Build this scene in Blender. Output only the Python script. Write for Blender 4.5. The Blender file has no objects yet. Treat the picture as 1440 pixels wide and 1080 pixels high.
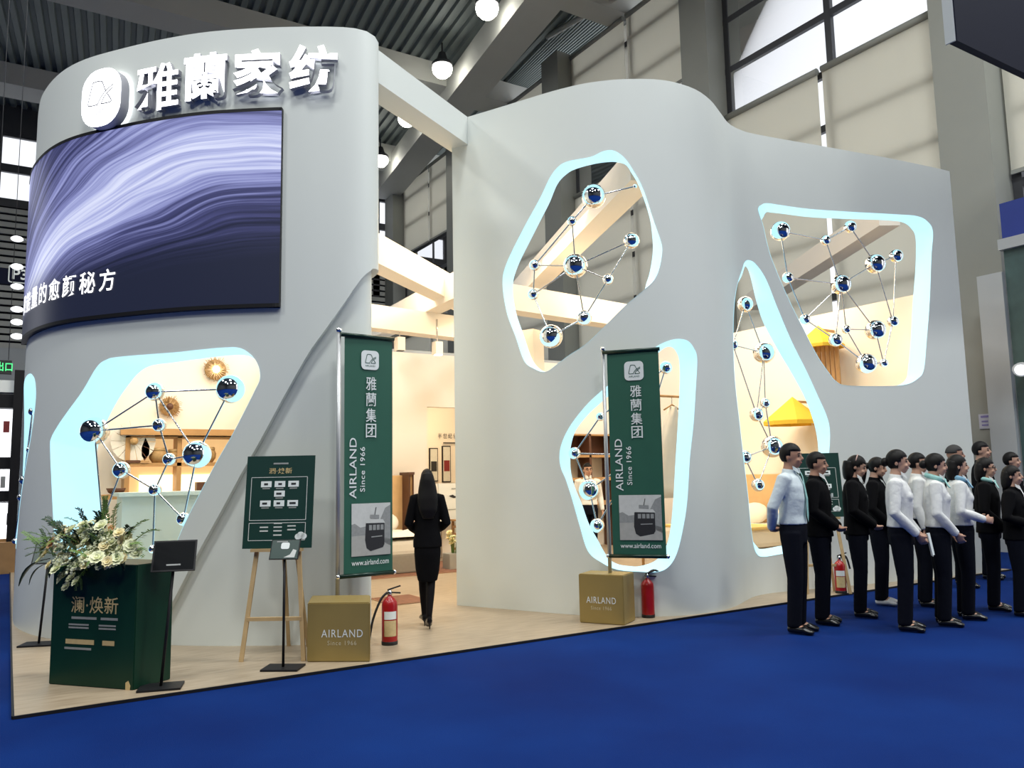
import bpy, bmesh, math, random
from mathutils import Vector, Matrix, Quaternion, geometry
import numpy as np
random.seed(7)
PI = math.pi
S = bpy.context.scene
COL = S.collection
# ------------------------------------------------------------------ camera
F_PX, CAM_H = 1130.0, 1.52
_h, _p, _r = math.radians(32), math.radians(6.56), math.radians(1.1)
CF = Vector((math.sin(_h) * math.cos(_p), math.cos(_h) * math.cos(_p), math.sin(_p)))
_R0 = Vector((math.cos(_h), -math.sin(_h), 0))
_U0 = _R0.cross(CF)
CR = _R0 * math.cos(_r) - _U0 * math.sin(_r)
CU = _U0 * math.cos(_r) + _R0 * math.sin(_r)
CC = Vector((0, 0, CAM_H))
cam = bpy.data.cameras.new('camera')
cam.sensor_width = 36
cam.lens = F_PX / 1440 * 36
cam.clip_end = 300
camo = bpy.data.objects.new('camera', cam)
COL.objects.link(camo)
M = Matrix.Identity(4)
for i in range(3):
    M[i][0], M[i][1], M[i][2], M[i][3] = CR[i], CU[i], -CF[i], CC[i]
camo.matrix_world = M
S.camera = camo
# ------------------------------------------------------------------ world, exposure
S.view_settings.view_transform = 'Standard'
S.view_settings.look = 'None'
S.view_settings.gamma = 1
S.view_settings.use_curve_mapping = False
S.view_settings.exposure = 0.52
W = bpy.data.worlds.new('world')
S.world = W
W.use_nodes = True
_bg = W.node_tree.nodes['Background']
_bg.inputs[0].default_value = (0.85, 0.87, 0.90, 1)
_bg.inputs[1].default_value = 1.0



def area(name, loc, size, power, color, aim=(0, 0, -1), size_y=None, spread=PI):
    l = bpy.data.lights.new(name, 'AREA')
    l.energy, l.color, l.size, l.spread = power, color, size, spread
    if size_y:
        l.shape, l.size_y = 'RECTANGLE', size_y
    o = bpy.data.objects.new(name, l)
    o.location = loc
    o.rotation_euler = Vector(aim).to_track_quat('-Z', 'Y').to_euler()
    COL.objects.link(o)
    return o


WARM = (1.0, 0.74, 0.44)
HALL = (0.98, 1.0, 0.975)
for _i, (_x, _y) in enumerate(((-9, -6), (0, -6), (9, -6), (-9, 3), (0, 3), (9, 3), (-9, 12), (4, 18), (14.5, -1))):  # last one is an added fill, unseen, brightening the right wall end
    area('hall_bay_and_fill', (_x, _y, 15.7), 2.2, 560, HALL)

# track lamps over the stand interiors (the warm showroom light) and the hall's lamps
area('showroom_lamp_entrance', (5.6, 11.0, 5.2), 3.0, 140, WARM)
area('showroom_lamp_right', (8.2, 9.6, 5.2), 3.0, 140, WARM)
area('showroom_lamp_far_right', (10.2, 9.0, 5.2), 2.0, 68, WARM)
area('showroom_lamp_left', (2.2, 11.2, 4.4), 2.4, 80, WARM)
area('gallery_lamp', (8.0, 15.2, 3.7), 1.5, 62, WARM)

# ------------------------------------------------------------------ pixel-ray survey helpers (used to read positions on real surfaces)


def ray(px, py):
    return (CF * F_PX + CR * (px - 720) + CU * (540 - py)).normalized()


def gz(px, py, z=0.02):
    d = ray(px, py)
    return CC + d * ((z - CC.z) / d.z)


def onY(px, py, Y):
    d = ray(px, py)
    return CC + d * (Y / d.y)


def onX(px, py, X):
    d = ray(px, py)
    return CC + d * (X / d.x)


def proj(P):
    d = Vector(P) - CC
    z = d.dot(CF)
    return 720 + F_PX * d.dot(CR) / z, 540 - F_PX * d.dot(CU) / z


def zat(py, x, y):
    lo, hi = -1, 30
    for _ in range(50):
        m = (lo + hi) / 2
        if proj((x, y, m))[1] > py:
            lo = m
        else:
            hi = m
    return m


def onplane(px, py, P, n):
    d = ray(px, py)
    n = Vector(n)
    return CC + d * ((Vector(P) - CC).dot(n) / d.dot(n))


# ------------------------------------------------------------------ materials
MATS = {}


def mat(name, color, rough=0.5, metal=0.0, emit=None, es=1.0, noise=0.06, scale=8.0, bump=0.0, spec=0.5, trans=0.0):
    if name in MATS:
        return MATS[name]
    m = bpy.data.materials.new(name)
    m.use_nodes = True
    nt = m.node_tree
    b = nt.nodes['Principled BSDF']
    b.inputs['Roughness'].default_value = rough
    b.inputs['Metallic'].default_value = metal
    b.inputs['Specular IOR Level'].default_value = spec
    c = tuple(color) + (1,)
    if noise > 0:
        tc = nt.nodes.new('ShaderNodeTexCoord')
        n = nt.nodes.new('ShaderNodeTexNoise')
        n.inputs['Scale'].default_value = scale
        n.inputs['Detail'].default_value = 4
        nt.links.new(tc.outputs['Object'], n.inputs['Vector'])
        r = nt.nodes.new('ShaderNodeMapRange')
        r.inputs[3].default_value = 1 - noise
        r.inputs[4].default_value = 1 + noise
        nt.links.new(n.outputs['Fac'], r.inputs[0])
        mx = nt.nodes.new('ShaderNodeVectorMath')
        mx.operation = 'SCALE'
        mx.inputs[0].default_value = color
        nt.links.new(r.outputs[0], mx.inputs['Scale'])
        nt.links.new(mx.outputs[0], b.inputs['Base Color'])
        if bump > 0:
            bp = nt.nodes.new('ShaderNodeBump')
            bp.inputs['Strength'].default_value = bump
            bp.inputs['Distance'].default_value = 0.01
            nt.links.new(n.outputs['Fac'], bp.inputs['Height'])
            nt.links.new(bp.outputs[0], b.inputs['Normal'])
    else:
        b.inputs['Base Color'].default_value = c
    if emit:
        b.inputs['Emission Color'].default_value = tuple(emit) + (1,)
        b.inputs['Emission Strength'].default_value = es
    MATS[name] = m
    return m


white_paint = mat('white_paint', (0.73, 0.765, 0.725), 0.55, noise=0.02, scale=2)
inner_paint = mat('inner_paint', (0.84, 0.80, 0.74), 0.6, noise=0.02, scale=2)
reveal_glow = mat('reveal_glow', (0.16, 0.22, 0.24), 0.6, emit=(0.42, 0.80, 0.95), es=0.84, noise=0)
chrome = mat('chrome', (0.92, 0.93, 0.95), 0.03, 1.0, noise=0)
rod_steel = mat('rod_steel', (0.62, 0.62, 0.64), 0.15, 1.0, noise=0)
black_metal = mat('black_metal', (0.010, 0.010, 0.012), 0.5, 0.0, noise=0.1, spec=0.25)
hall_dark = mat('hall_far_wall', (0.05, 0.055, 0.06), 0.7, noise=0.3, scale=.4)
frame_metal = mat('frame_metal', (0.05, 0.052, 0.06), 0.5, 0.2)
column_paint = mat('column_paint', (0.28, 0.29, 0.265), 0.6, noise=0.05, scale=1.5)
girder_paint = mat('girder_paint', (0.46, 0.47, 0.44), 0.6, noise=0.05, scale=1)
deck_metal = mat('deck_metal', (0.19, 0.225, 0.22), 0.55, 0.2, noise=0.15, scale=.6)
bronze_board = mat('brass_board', (0.36, 0.26, 0.085), 0.42, 0.25, noise=0.08, scale=5)
banner_green = mat('banner_green', (0.018, 0.105, 0.066), 0.55, noise=0.08, scale=6)
dark_green = mat('dark_green', (0.005, 0.034, 0.018), 0.35, noise=0.15, scale=4, spec=0.3)
poster_green = mat('poster_green', (0.010, 0.042, 0.034), 0.35, noise=0.08, scale=4)
print_white = mat('print_white', (0.80, 0.84, 0.82), 0.6, noise=0)
print_grey = mat('print_grey', (0.30, 0.31, 0.30), 0.6, noise=0.2, scale=40)
print_dark = mat('print_dark', (0.02, 0.02, 0.022), 0.6, noise=0.2, scale=40)
print_pale = mat('print_pale', (0.62, 0.63, 0.60), 0.6, noise=0.12, scale=25)
gold_print = mat('gold_print', (0.66, 0.50, 0.24), 0.4, 0.15, noise=0.1, scale=30)
easel_wood = mat('easel_wood', (0.52, 0.36, 0.18), 0.55, noise=0.15, scale=12)
tan_wood = mat('tan_wood', (0.45, 0.26, 0.11), 0.5, noise=0.2, scale=6)
dark_wood = mat('dark_wood', (0.10, 0.04, 0.022), 0.5, noise=0.2, scale=8)
red_paint = mat('red_paint', (0.36, 0.008, 0.010), 0.28, noise=0.03)
rubber = mat('rubber', (0.012, 0.012, 0.012), 0.5, noise=0)
label_cream = mat('label_cream', (0.62, 0.48, 0.24), 0.5, noise=0.2, scale=40)
lamp_glow = mat('lamp_glow', (1, 1, 1), 0.5, emit=(1.0, 0.97, 0.86), es=14, noise=0)
sign_glow = mat('sign_glow', (1, 1, 1), 0.5, emit=(0.93, 0.95, 1.0), es=2.4, noise=0)
led_side = mat('led_side', (0.42, 0.42, 0.46), 0.5, 0.0, noise=0)
skin = mat('skin', (0.52, 0.30, 0.21), 0.5, noise=0.06, scale=20)
skin_dark = mat('skin_tan', (0.40, 0.21, 0.14), 0.5, noise=0.06, scale=20)
hair_black = mat('hair_black', (0.006, 0.005, 0.005), 0.5, noise=0.2, scale=30, spec=0.2)
suit_black = mat('suit_black', (0.005, 0.005, 0.006), 0.85, noise=0.2, scale=30, spec=0.08)
trouser_black = mat('trouser_black', (0.005, 0.006, 0.011), 0.85, noise=0.2, scale=30, spec=0.08)
shirt_white = mat('shirt_white', (0.74, 0.75, 0.74), 0.75, noise=0.05, scale=16, bump=0.9)
shirt_blue = mat('shirt_pale_blue', (0.60, 0.68, 0.72), 0.75, noise=0.05, scale=16, bump=0.9)
teal_cloth = mat('teal_cloth', (0.30, 0.58, 0.55), 0.6, noise=0.25, scale=25)
blue_cloth = mat('blue_cloth', (0.20, 0.40, 0.55), 0.6, noise=0.3, scale=25)
lip = mat('lip', (0.36, 0.10, 0.09), 0.5, noise=0)
eye_dark = mat('eye_dark', (0.012, 0.01, 0.01), 0.2, noise=0)
shoe_black = mat('shoe_black', (0.008, 0.008, 0.009), 0.25, noise=0)
shoe_white = mat('shoe_white', (0.7, 0.7, 0.7), 0.5, noise=0.05)
tights = mat('black_tights', (0.007, 0.006, 0.007), 0.7, noise=0, spec=0.1)
petal_white = mat('petal_white', (0.86, 0.88, 0.60), 0.6, noise=0.1, scale=20)
petal_cream = mat('petal_cream', (0.88, 0.78, 0.46), 0.6, noise=0.1, scale=20)
petal_peach = mat('petal_peach', (0.75, 0.42, 0.20), 0.6, noise=0.12, scale=20)
leaf_green = mat('leaf_green', (0.15, 0.27, 0.06), 0.5, noise=0.25, scale=10)
leaf_dark = mat('leaf_dark', (0.014, 0.045, 0.022), 0.45, noise=0.25, scale=10)
bedding = mat('bedding', (0.82, 0.78, 0.68), 0.8, noise=0.04, scale=6, bump=0.2)
yellow_cloth = mat('yellow_cloth', (0.80, 0.50, 0.04), 0.7, noise=0.06, scale=10)
rug_brown = mat('rug_brown', (0.22, 0.10, 0.06), 0.9, noise=0.35, scale=12)
grey_fabric = mat('grey_fabric', (0.30, 0.27, 0.22), 0.8, noise=0.1, scale=20)
rattan = mat('rattan', (0.42, 0.27, 0.12), 0.6, noise=0.25, scale=25)
gown_cloth = mat('gown_cloth', (0.72, 0.71, 0.68), 0.8, noise=0.05, scale=8)
counter_reveal_tint = mat('counter_reveal_tint', (0.56, 0.76, 0.84), 0.45, noise=0.03)  # white counter with the opening's cyan light mixed into its colour
niche_glow = mat('niche_glow', (1, .9, .7), 0.5, emit=(1.0, 0.80, 0.45), es=1.5, noise=0)
navy = mat('navy', (0.003, 0.005, 0.018), 0.6, noise=0.1, spec=0.1)
blue_banner = mat('blue_banner', (0.012, 0.035, 0.25), 0.5, noise=0.05)
display_glow = mat('display_glow', (1, 1, 1), 0.5, emit=(0.93, 0.95, 1.0), es=1.1, noise=0)
green_glow = mat('green_glow', (0.1, .6, .2), 0.5, emit=(0.03, 0.55, 0.16), es=1.0, noise=0)
teal_panel = mat('teal_panel', (0.05, 0.10, 0.10), 0.6, noise=0.5, scale=3)
grey_panel = mat('grey_panel', (0.42, 0.45, 0.47), 0.5, noise=0.06, scale=2)
sheet_white = mat('sheet_white', (0.78, 0.84, 0.82), 0.6, noise=0)
purple_print = mat('purple_print', (0.20, 0.18, 0.42), 0.6, noise=0)


def floor_wood():
    m = bpy.data.materials.new('pale_laminate')
    m.use_nodes = True
    nt = m.node_tree
    b = nt.nodes['Principled BSDF']
    b.inputs['Roughness'].default_value = 0.42
    tc = nt.nodes.new('ShaderNodeTexCoord')
    mp = nt.nodes.new('ShaderNodeMapping')
    mp.inputs['Scale'].default_value = (1.2, 9, 1)
    n = nt.nodes.new('ShaderNodeTexNoise')
    n.inputs['Scale'].default_value = 3
    n.inputs['Detail'].default_value = 6
    cr = nt.nodes.new('ShaderNodeValToRGB')
    cr.color_ramp.elements[0].position, cr.color_ramp.elements[1].position = 0.3, 0.75
    cr.color_ramp.elements[0].color = (0.32, 0.245, 0.165, 1)
    cr.color_ramp.elements[1].color = (0.45, 0.365, 0.26, 1)
    nt.links.new(tc.outputs['Object'], mp.inputs[0])
    nt.links.new(mp.outputs[0], n.inputs['Vector'])
    nt.links.new(n.outputs['Fac'], cr.inputs[0])
    nt.links.new(cr.outputs[0], b.inputs['Base Color'])
    return m


def carpet():
    m = bpy.data.materials.new('blue_carpet')
    m.use_nodes = True
    nt = m.node_tree
    b = nt.nodes['Principled BSDF']
    b.inputs['Roughness'].default_value = 0.95
    b.inputs['Specular IOR Level'].default_value = 0.1
    tc = nt.nodes.new('ShaderNodeTexCoord')
    n1 = nt.nodes.new('ShaderNodeTexNoise')
    n1.inputs['Scale'].default_value = 0.7
    n1.inputs['Detail'].default_value = 5
    n2 = nt.nodes.new('ShaderNodeTexNoise')
    n2.inputs['Scale'].default_value = 160
    cr = nt.nodes.new('ShaderNodeValToRGB')
    cr.color_ramp.elements[0].position, cr.color_ramp.elements[1].position = 0.3, 0.75
    cr.color_ramp.elements[0].color = (0.0008, 0.0135, 0.100, 1)
    cr.color_ramp.elements[1].color = (0.002, 0.027, 0.160, 1)
    bp = nt.nodes.new('ShaderNodeBump')
    bp.inputs['Strength'].default_value = 0.4
    bp.inputs['Distance'].default_value = 0.004
    for n in (n1, n2):
        nt.links.new(tc.outputs['Object'], n.inputs['Vector'])
    nt.links.new(n1.outputs['Fac'], cr.inputs[0])
    nt.links.new(cr.outputs[0], b.inputs['Base Color'])
    nt.links.new(n2.outputs['Fac'], bp.inputs['Height'])
    nt.links.new(bp.outputs[0], b.inputs['Normal'])
    return m


def blind_mat():
    m = bpy.data.materials.new('blind_fabric')
    m.use_nodes = True
    nt = m.node_tree
    out = nt.nodes['Material Output']
    nt.nodes.remove(nt.nodes['Principled BSDF'])
    d = nt.nodes.new('ShaderNodeBsdfDiffuse')
    t = nt.nodes.new('ShaderNodeBsdfTranslucent')
    d.inputs[0].default_value = (0.80, 0.79, 0.72, 1)
    t.inputs[0].default_value = (0.92, 0.90, 0.82, 1)
    mx = nt.nodes.new('ShaderNodeMixShader')
    mx.inputs[0].default_value = 0.55
    nt.links.new(d.outputs[0], mx.inputs[1])
    nt.links.new(t.outputs[0], mx.inputs[2])
    nt.links.new(mx.outputs[0], out.inputs[0])
    return m


def glass_mat():
    m = bpy.data.materials.new('window_glass')
    m.use_nodes = True
    nt = m.node_tree
    out = nt.nodes['Material Output']
    nt.nodes.remove(nt.nodes['Principled BSDF'])
    t = nt.nodes.new('ShaderNodeBsdfTransparent')
    t.inputs[0].default_value = (0.93, 0.94, 0.97, 1)
    g = nt.nodes.new('ShaderNodeBsdfGlossy')
    g.inputs['Roughness'].default_value = 0.02
    fr = nt.nodes.new('ShaderNodeFresnel')
    fr.inputs[0].default_value = 1.35
    mx = nt.nodes.new('ShaderNodeMixShader')
    nt.links.new(fr.outputs[0], mx.inputs[0])
    nt.links.new(t.outputs[0], mx.inputs[1])
    nt.links.new(g.outputs[0], mx.inputs[2])
    nt.links.new(mx.outputs[0], out.inputs[0])
    return m


def screen_mat():
    """LED screen picture: flowing silk lines, navy below (uv: u along the screen 0..1, v up 0..1)."""
    m = bpy.data.materials.new('screen_picture')
    m.use_nodes = True
    nt = m.node_tree
    N, L = nt.nodes, nt.links
    b = N['Principled BSDF']
    b.inputs['Base Color'].default_value = (0.01, 0.01, 0.015, 1)
    b.inputs['Roughness'].default_value = 0.35
    uv = N.new('ShaderNodeUVMap')
    sp = N.new('ShaderNodeSeparateXYZ')
    L.new(uv.outputs[0], sp.inputs[0])

    def math_(op, a, b_=None, c=None):
        n = N.new('ShaderNodeMath')
        n.operation = op
        for k, v in enumerate((a, b_, c)):
            if v is None:
                continue
            if isinstance(v, (int, float)):
                n.inputs[k].default_value = v
            else:
                L.new(v, n.inputs[k])
        return n.outputs[0]
    u, v = sp.outputs[0], sp.outputs[1]
    # w = height above the flowing curve: curve rises quickly at left then levels off
    e = math_('POWER', math_('SUBTRACT', 1.0, u), 2.2)
    curve = math_('MULTIPLY', e, -0.85)
    nz = N.new('ShaderNodeTexNoise')
    nz.inputs['Scale'].default_value = 1.6
    nz.inputs['Detail'].default_value = 2
    L.new(uv.outputs[0], nz.inputs['Vector'])
    wob = math_('MULTIPLY', math_('SUBTRACT', nz.outputs['Fac'], 0.5), 0.30)
    w = math_('ADD', math_('SUBTRACT', v, curve), wob)
    cb = N.new('ShaderNodeCombineXYZ')
    L.new(math_('MULTIPLY', u, 0.9), cb.inputs[0])
    L.new(math_('MULTIPLY', w, 24.0), cb.inputs[1])
    n2 = N.new('ShaderNodeTexNoise')
    n2.inputs['Scale'].default_value = 1.3
    n2.inputs['Detail'].default_value = 5
    n2.inputs['Roughness'].default_value = 0.62
    L.new(cb.outputs[0], n2.inputs['Vector'])
    prof_ = N.new('ShaderNodeValToRGB')      # broad light and dark bands across the flow
    pe = prof_.color_ramp.elements
    pe[0].position, pe[0].color = 0.15, (.08, .08, .08, 1)
    pe[1].position, pe[1].color = 0.97, (.45, .45, .45, 1)
    for pos, g in ((.24, .22), (.30, .42), (.36, .82), (.42, .86), (.47, .50), (.53, .46), (.60, .30), (.76, .24), (.86, .66)):
        x = pe.new(pos)
        x.color = (g, g, g, 1)
    L.new(math_('MULTIPLY', w, 0.5), prof_.inputs[0])
    ramp = N.new('ShaderNodeValToRGB')
    el = ramp.color_ramp.elements
    el[0].position, el[0].color = 0.0, (0.010, 0.013, 0.045, 1)
    el[1].position, el[1].color = 0.98, (0.74, 0.78, 1.0, 1)
    for pos, c in ((0.28, (0.055, 0.060, 0.18, 1)), (0.52, (0.24, 0.26, 0.55, 1)), (0.74, (0.46, 0.50, 0.82, 1))):
        x = el.new(pos)
        x.color = c
    L.new(math_('ADD', prof_.outputs[0], math_('MULTIPLY', math_('SUBTRACT', n2.outputs['Fac'], 0.5), 1.5)), ramp.inputs[0])
    fade = N.new('ShaderNodeMapRange')         # picture darkens to navy in its lower part
    fade.interpolation_type = 'SMOOTHSTEP'
    fade.inputs[1].default_value, fade.inputs[2].default_value = 0.14, 0.42
    L.new(math_('ADD', v, math_('MULTIPLY', math_('SUBTRACT', 0.5, u), 0.16)), fade.inputs[0])
    mix = N.new('ShaderNodeMix')
    mix.data_type = 'RGBA'
    L.new(fade.outputs[0], mix.inputs[0])
    mix.inputs[6].default_value = (0.010, 0.014, 0.036, 1)
    L.new(ramp.outputs[0], mix.inputs[7])
    L.new(mix.outputs[2], b.inputs['Emission Color'])
    b.inputs['Emission Strength'].default_value = 0.68
    return m


laminate, blue_carpet, blind_fabric, glass, screen_pic = floor_wood(), carpet(), blind_mat(), glass_mat(), screen_mat()

# ------------------------------------------------------------------ builders


def tag(o, label=None, cat=None, group=None, kind=None):
    if label:
        o['label'] = label
    if cat:
        o['category'] = cat
    if group:
        o['group'] = group
    if kind:
        o['kind'] = kind
    return o


def thing(name, label, cat, loc=(0, 0, 0), group=None):
    o = bpy.data.objects.new(name, None)
    o.empty_display_size = 0.1
    o.location = loc
    COL.objects.link(o)
    return tag(o, label, cat, group)


def wloc(o):
    v = Vector(o.location)
    while o.parent:
        o = o.parent
        v = v + o.location
    return v


def link(name, me, parent=None, mats=None, loc=None):
    """Link a mesh whose vertices are in world space."""
    o = bpy.data.objects.new(name, me)
    COL.objects.link(o)
    if mats is not None:
        me.materials.clear()
        for m in (mats if isinstance(mats, (list, tuple)) else [mats]):
            me.materials.append(m)
    if parent is not None:
        o.parent = parent
        off = wloc(parent)
        me.transform(Matrix.Translation(-off))
    elif loc is not None:
        me.transform(Matrix.Translation(-Vector(loc)))
        o.location = loc
    return o


class MB:
    def __init__(self):
        self.v, self.f, self.sm = [], [], []

    def add(self, vs, fs, smooth=False):
        o = len(self.v)
        self.v += [tuple(x) for x in vs]
        self.f += [tuple(i + o for i in f) for f in fs]
        self.sm += [smooth] * len(fs)
        return self

    def hexa(self, p):          # 8 corners: bottom 4 ccw, top 4
        return self.add(p, [(3, 2, 1, 0), (4, 5, 6, 7), (0, 1, 5, 4), (1, 2, 6, 5), (2, 3, 7, 6), (3, 0, 4, 7)])

    def box(self, c, s, rz=0.0):
        x, y, z = s[0] / 2, s[1] / 2, s[2] / 2
        R = Matrix.Rotation(rz, 3, 'Z')
        c = Vector(c)
        return self.hexa([c + R @ Vector(q) for q in ((-x, -y, -z), (x, -y, -z), (x, y, -z), (-x, y, -z), (-x, -y, z), (x, -y, z), (x, y, z), (-x, y, z))])

    def beam(self, a, b, w, h, up=(0, 0, 1)):
        a, b = Vector(a), Vector(b)
        d = (b - a).normalized()
        s = d.cross(Vector(up))
        if s.length < 1e-4:
            s = d.cross(Vector((0, 1, 0)))
        s.normalize()
        u = s.cross(d)
        s, u = s * w / 2, u * h / 2
        return self.hexa([a - s - u, a + s - u, b + s - u, b - s - u, a - s + u, a + s + u, b + s + u, b - s + u])

    def tube(self, pts, r, n=10, cap=True):
        pts = [Vector(p) for p in pts]
        rs = r if isinstance(r, (list, tuple)) else [r] * len(pts)
        base = len(self.v)
        ref = None
        vs = []
        for i, p in enumerate(pts):
            d = (pts[min(i + 1, len(pts) - 1)] - pts[max(i - 1, 0)]).normalized()
            if ref is None:
                ref = d.cross(Vector((0, 0, 1)))
                if ref.length < 0.1:
                    ref = d.cross(Vector((0, 1, 0)))
            ref = (ref - d * ref.dot(d)).normalized()
            b2 = d.cross(ref)
            for k in range(n):
                a = 2 * PI * k / n
                vs.append(p + (ref * math.cos(a) + b2 * math.sin(a)) * rs[i])
        fs = []
        for i in range(len(pts) - 1):
            for k in range(n):
                fs.append((i * n + k, i * n + (k + 1) % n, (i + 1) * n + (k + 1) % n, (i + 1) * n + k))
        self.add(vs, fs, True)
        if cap:
            self.f.append(tuple(base + k for k in range(n))[::-1])
            self.f.append(tuple(base + (len(pts) - 1) * n + k for k in range(n)))
            self.sm += [False, False]
        return self

    def rings(self, rings, cap=True, smooth=True, closed=False):
        n = len(rings[0])
        vs = [q for r_ in rings for q in r_]
        fs = []
        m = len(rings)
        for i in range(m if closed else m - 1):
            j = (i + 1) % m
            for k in range(n):
                fs.append((i * n + k, i * n + (k + 1) % n, j * n + (k + 1) % n, j * n + k))
        base = len(self.v)
        self.add(vs, fs, smooth)
        if cap and not closed:
            self.f.append(tuple(base + k for k in range(n))[::-1])
            self.f.append(tuple(base + (m - 1) * n + k for k in range(n)))
            self.sm += [False, False]
        return self

    def lathe(self, c, prof, n=20, axis=(0, 0, 1), cap=True):
        ax = Vector(axis).normalized()
        a = ax.cross(Vector((1, 0, 0)) if abs(ax.x) < .9 else Vector((0, 1, 0))).normalized()
        b = ax.cross(a)
        c = Vector(c)
        return self.rings([[c + ax * z + (a * math.cos(2 * PI * k / n) + b * math.sin(2 * PI * k / n)) * max(r, 1e-4) for k in range(n)] for r, z in prof], cap)

    def ell(self, c, rad, n=12, m=8, R=None):
        c = Vector(c)
        R = R or Matrix.Identity(3)
        rings = []
        for i in range(m + 1):
            t = -PI / 2 + PI * i / m
            t = max(min(t, PI / 2 - .03), -PI / 2 + .03)
            rings.append([c + R @ Vector((rad[0] * math.cos(t) * math.cos(2 * PI * k / n), rad[1] * math.cos(t) * math.sin(2 * PI * k / n), rad[2] * math.sin(t))) for k in range(n)])
        return self.rings(rings)

    def prism(self, poly, P, ax, ay, depth):
        """polygon (x,y) in the plane P+ax*x+ay*y, extruded along ax x ay by depth (back side at -depth)."""
        P, ax, ay = Vector(P), Vector(ax), Vector(ay)
        n = ax.cross(ay).normalized()
        f = [P + ax * x + ay * y for x, y in poly]
        bk = [q - n * depth for q in f]
        k = len(poly)
        return self.add(f + bk, [tuple(range(k)), tuple(range(2 * k - 1, k - 1, -1))] + [(i, i + k, (i + 1) % k + k, (i + 1) % k) for i in range(k)])

    def mesh(self, name='mesh'):
        me = bpy.data.meshes.new(name)
        me.from_pydata(self.v, [], self.f)
        me.polygons.foreach_set('use_smooth', self.sm)
        me.update()
        return me

    def build(self, name, mats, parent=None, loc=None, recalc=False):
        me = self.mesh(name)
        if recalc:
            bm = bmesh.new()
            bm.from_mesh(me)
            bmesh.ops.recalc_face_normals(bm, faces=bm.faces)
            bm.to_mesh(me)
            bm.free()
        return link(name, me, parent, mats, loc)


def struct(name, mb, m, parent=None):
    o = mb.build(name, m, parent)
    o['kind'] = 'structure'
    return o


def bevel_box(name, c, s, m, parent, rz=0, bev=0.01):
    o = MB().box(c, s, rz).build(name, m, parent)
    bm = bmesh.new()
    bm.from_mesh(o.data)
    bmesh.ops.bevel(bm, geom=bm.edges[:], offset=bev, segments=2, affect='EDGES', profile=0.7)
    bm.to_mesh(o.data)
    bm.free()
    return o


TXT = {}


def text_raw(body, extrude=0.0, bold=0.0, align='CENTER', spacing=1.0):
    k = (body, extrude, bold, align, spacing)
    if k in TXT:
        return TXT[k]
    cu = bpy.data.curves.new('text', 'FONT')
    cu.body, cu.extrude, cu.offset, cu.resolution_u, cu.space_character = body, extrude, bold, 3, spacing
    cu.align_x = align
    o = bpy.data.objects.new('text', cu)
    COL.objects.link(o)
    bpy.context.view_layer.update()
    me = bpy.data.meshes.new_from_object(o.evaluated_get(bpy.context.evaluated_depsgraph_get()))
    vs = [v.co.copy() for v in me.vertices]
    fs = [tuple(p.vertices) for p in me.polygons]
    bpy.data.objects.remove(o)
    bpy.data.curves.remove(cu)
    bpy.data.meshes.remove(me)
    x0, x1 = min(v.x for v in vs), max(v.x for v in vs)
    y0, y1 = min(v.y for v in vs), max(v.y for v in vs)
    TXT[k] = (vs, fs, x0, x1, y0, y1)
    return TXT[k]


def text_part(name, body, P, ax, ay, w, h, m, parent, depth=0.002, bold=0.0, spacing=1.0):
    """lettering fitted into a w x h box centred at P (ax right, ay up); flat print slightly proud"""
    vs, fs, x0, x1, y0, y1 = text_raw(body, 0.0, bold, 'CENTER', spacing)
    P, ax, ay = Vector(P), Vector(ax).normalized(), Vector(ay).normalized()
    n = ax.cross(ay)
    sx, sy = w / (x1 - x0), h / (y1 - y0)
    mb = MB()
    mb.add([P + ax * ((v.x - (x0 + x1) / 2) * sx) + ay * ((v.y - (y0 + y1) / 2) * sy) + n * depth for v in vs], fs)
    return mb.build(name, m, parent)


def rect_part(name, P, ax, ay, w, h, m, parent, depth=0.002, th=0.0015):
    P, ax, ay = Vector(P), Vector(ax).normalized(), Vector(ay).normalized()
    n = ax.cross(ay)
    return MB().prism([(-w / 2, -h / 2), (w / 2, -h / 2), (w / 2, h / 2), (-w / 2, h / 2)], P + n * depth, ax, ay, th).build(name, m, parent)


def rrect(w, h, r, n=5):
    out = []
    for cx, cy, a0 in ((w / 2 - r, h / 2 - r, 0), (-w / 2 + r, h / 2 - r, PI / 2), (-w / 2 + r, -h / 2 + r, PI), (w / 2 - r, -h / 2 + r, 1.5 * PI)):
        for k in range(n + 1):
            a = a0 + PI / 2 * k / n
            out.append((cx + r * math.cos(a), cy + r * math.sin(a)))
    return out


def catmull(pts, n=8, closed=False):
    pts = [np.array(p, float) for p in pts]
    m = len(pts)
    out = []
    for i in range(m if closed else m - 1):
        if closed:
            p0, p1, p2, p3 = pts[i - 1], pts[i], pts[(i + 1) % m], pts[(i + 2) % m]
        else:
            p0, p1, p2, p3 = pts[max(i - 1, 0)], pts[i], pts[i + 1], pts[min(i + 2, m - 1)]
        for k in range(n):
            t = k / n
            out.append(0.5 * ((2 * p1) + (-p0 + p2) * t + (2 * p0 - 5 * p1 + 4 * p2 - p3) * t * t + (-p0 + 3 * p1 - 3 * p2 + p3) * t ** 3))
    if not closed:
        out.append(pts[-1])
    return out


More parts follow.
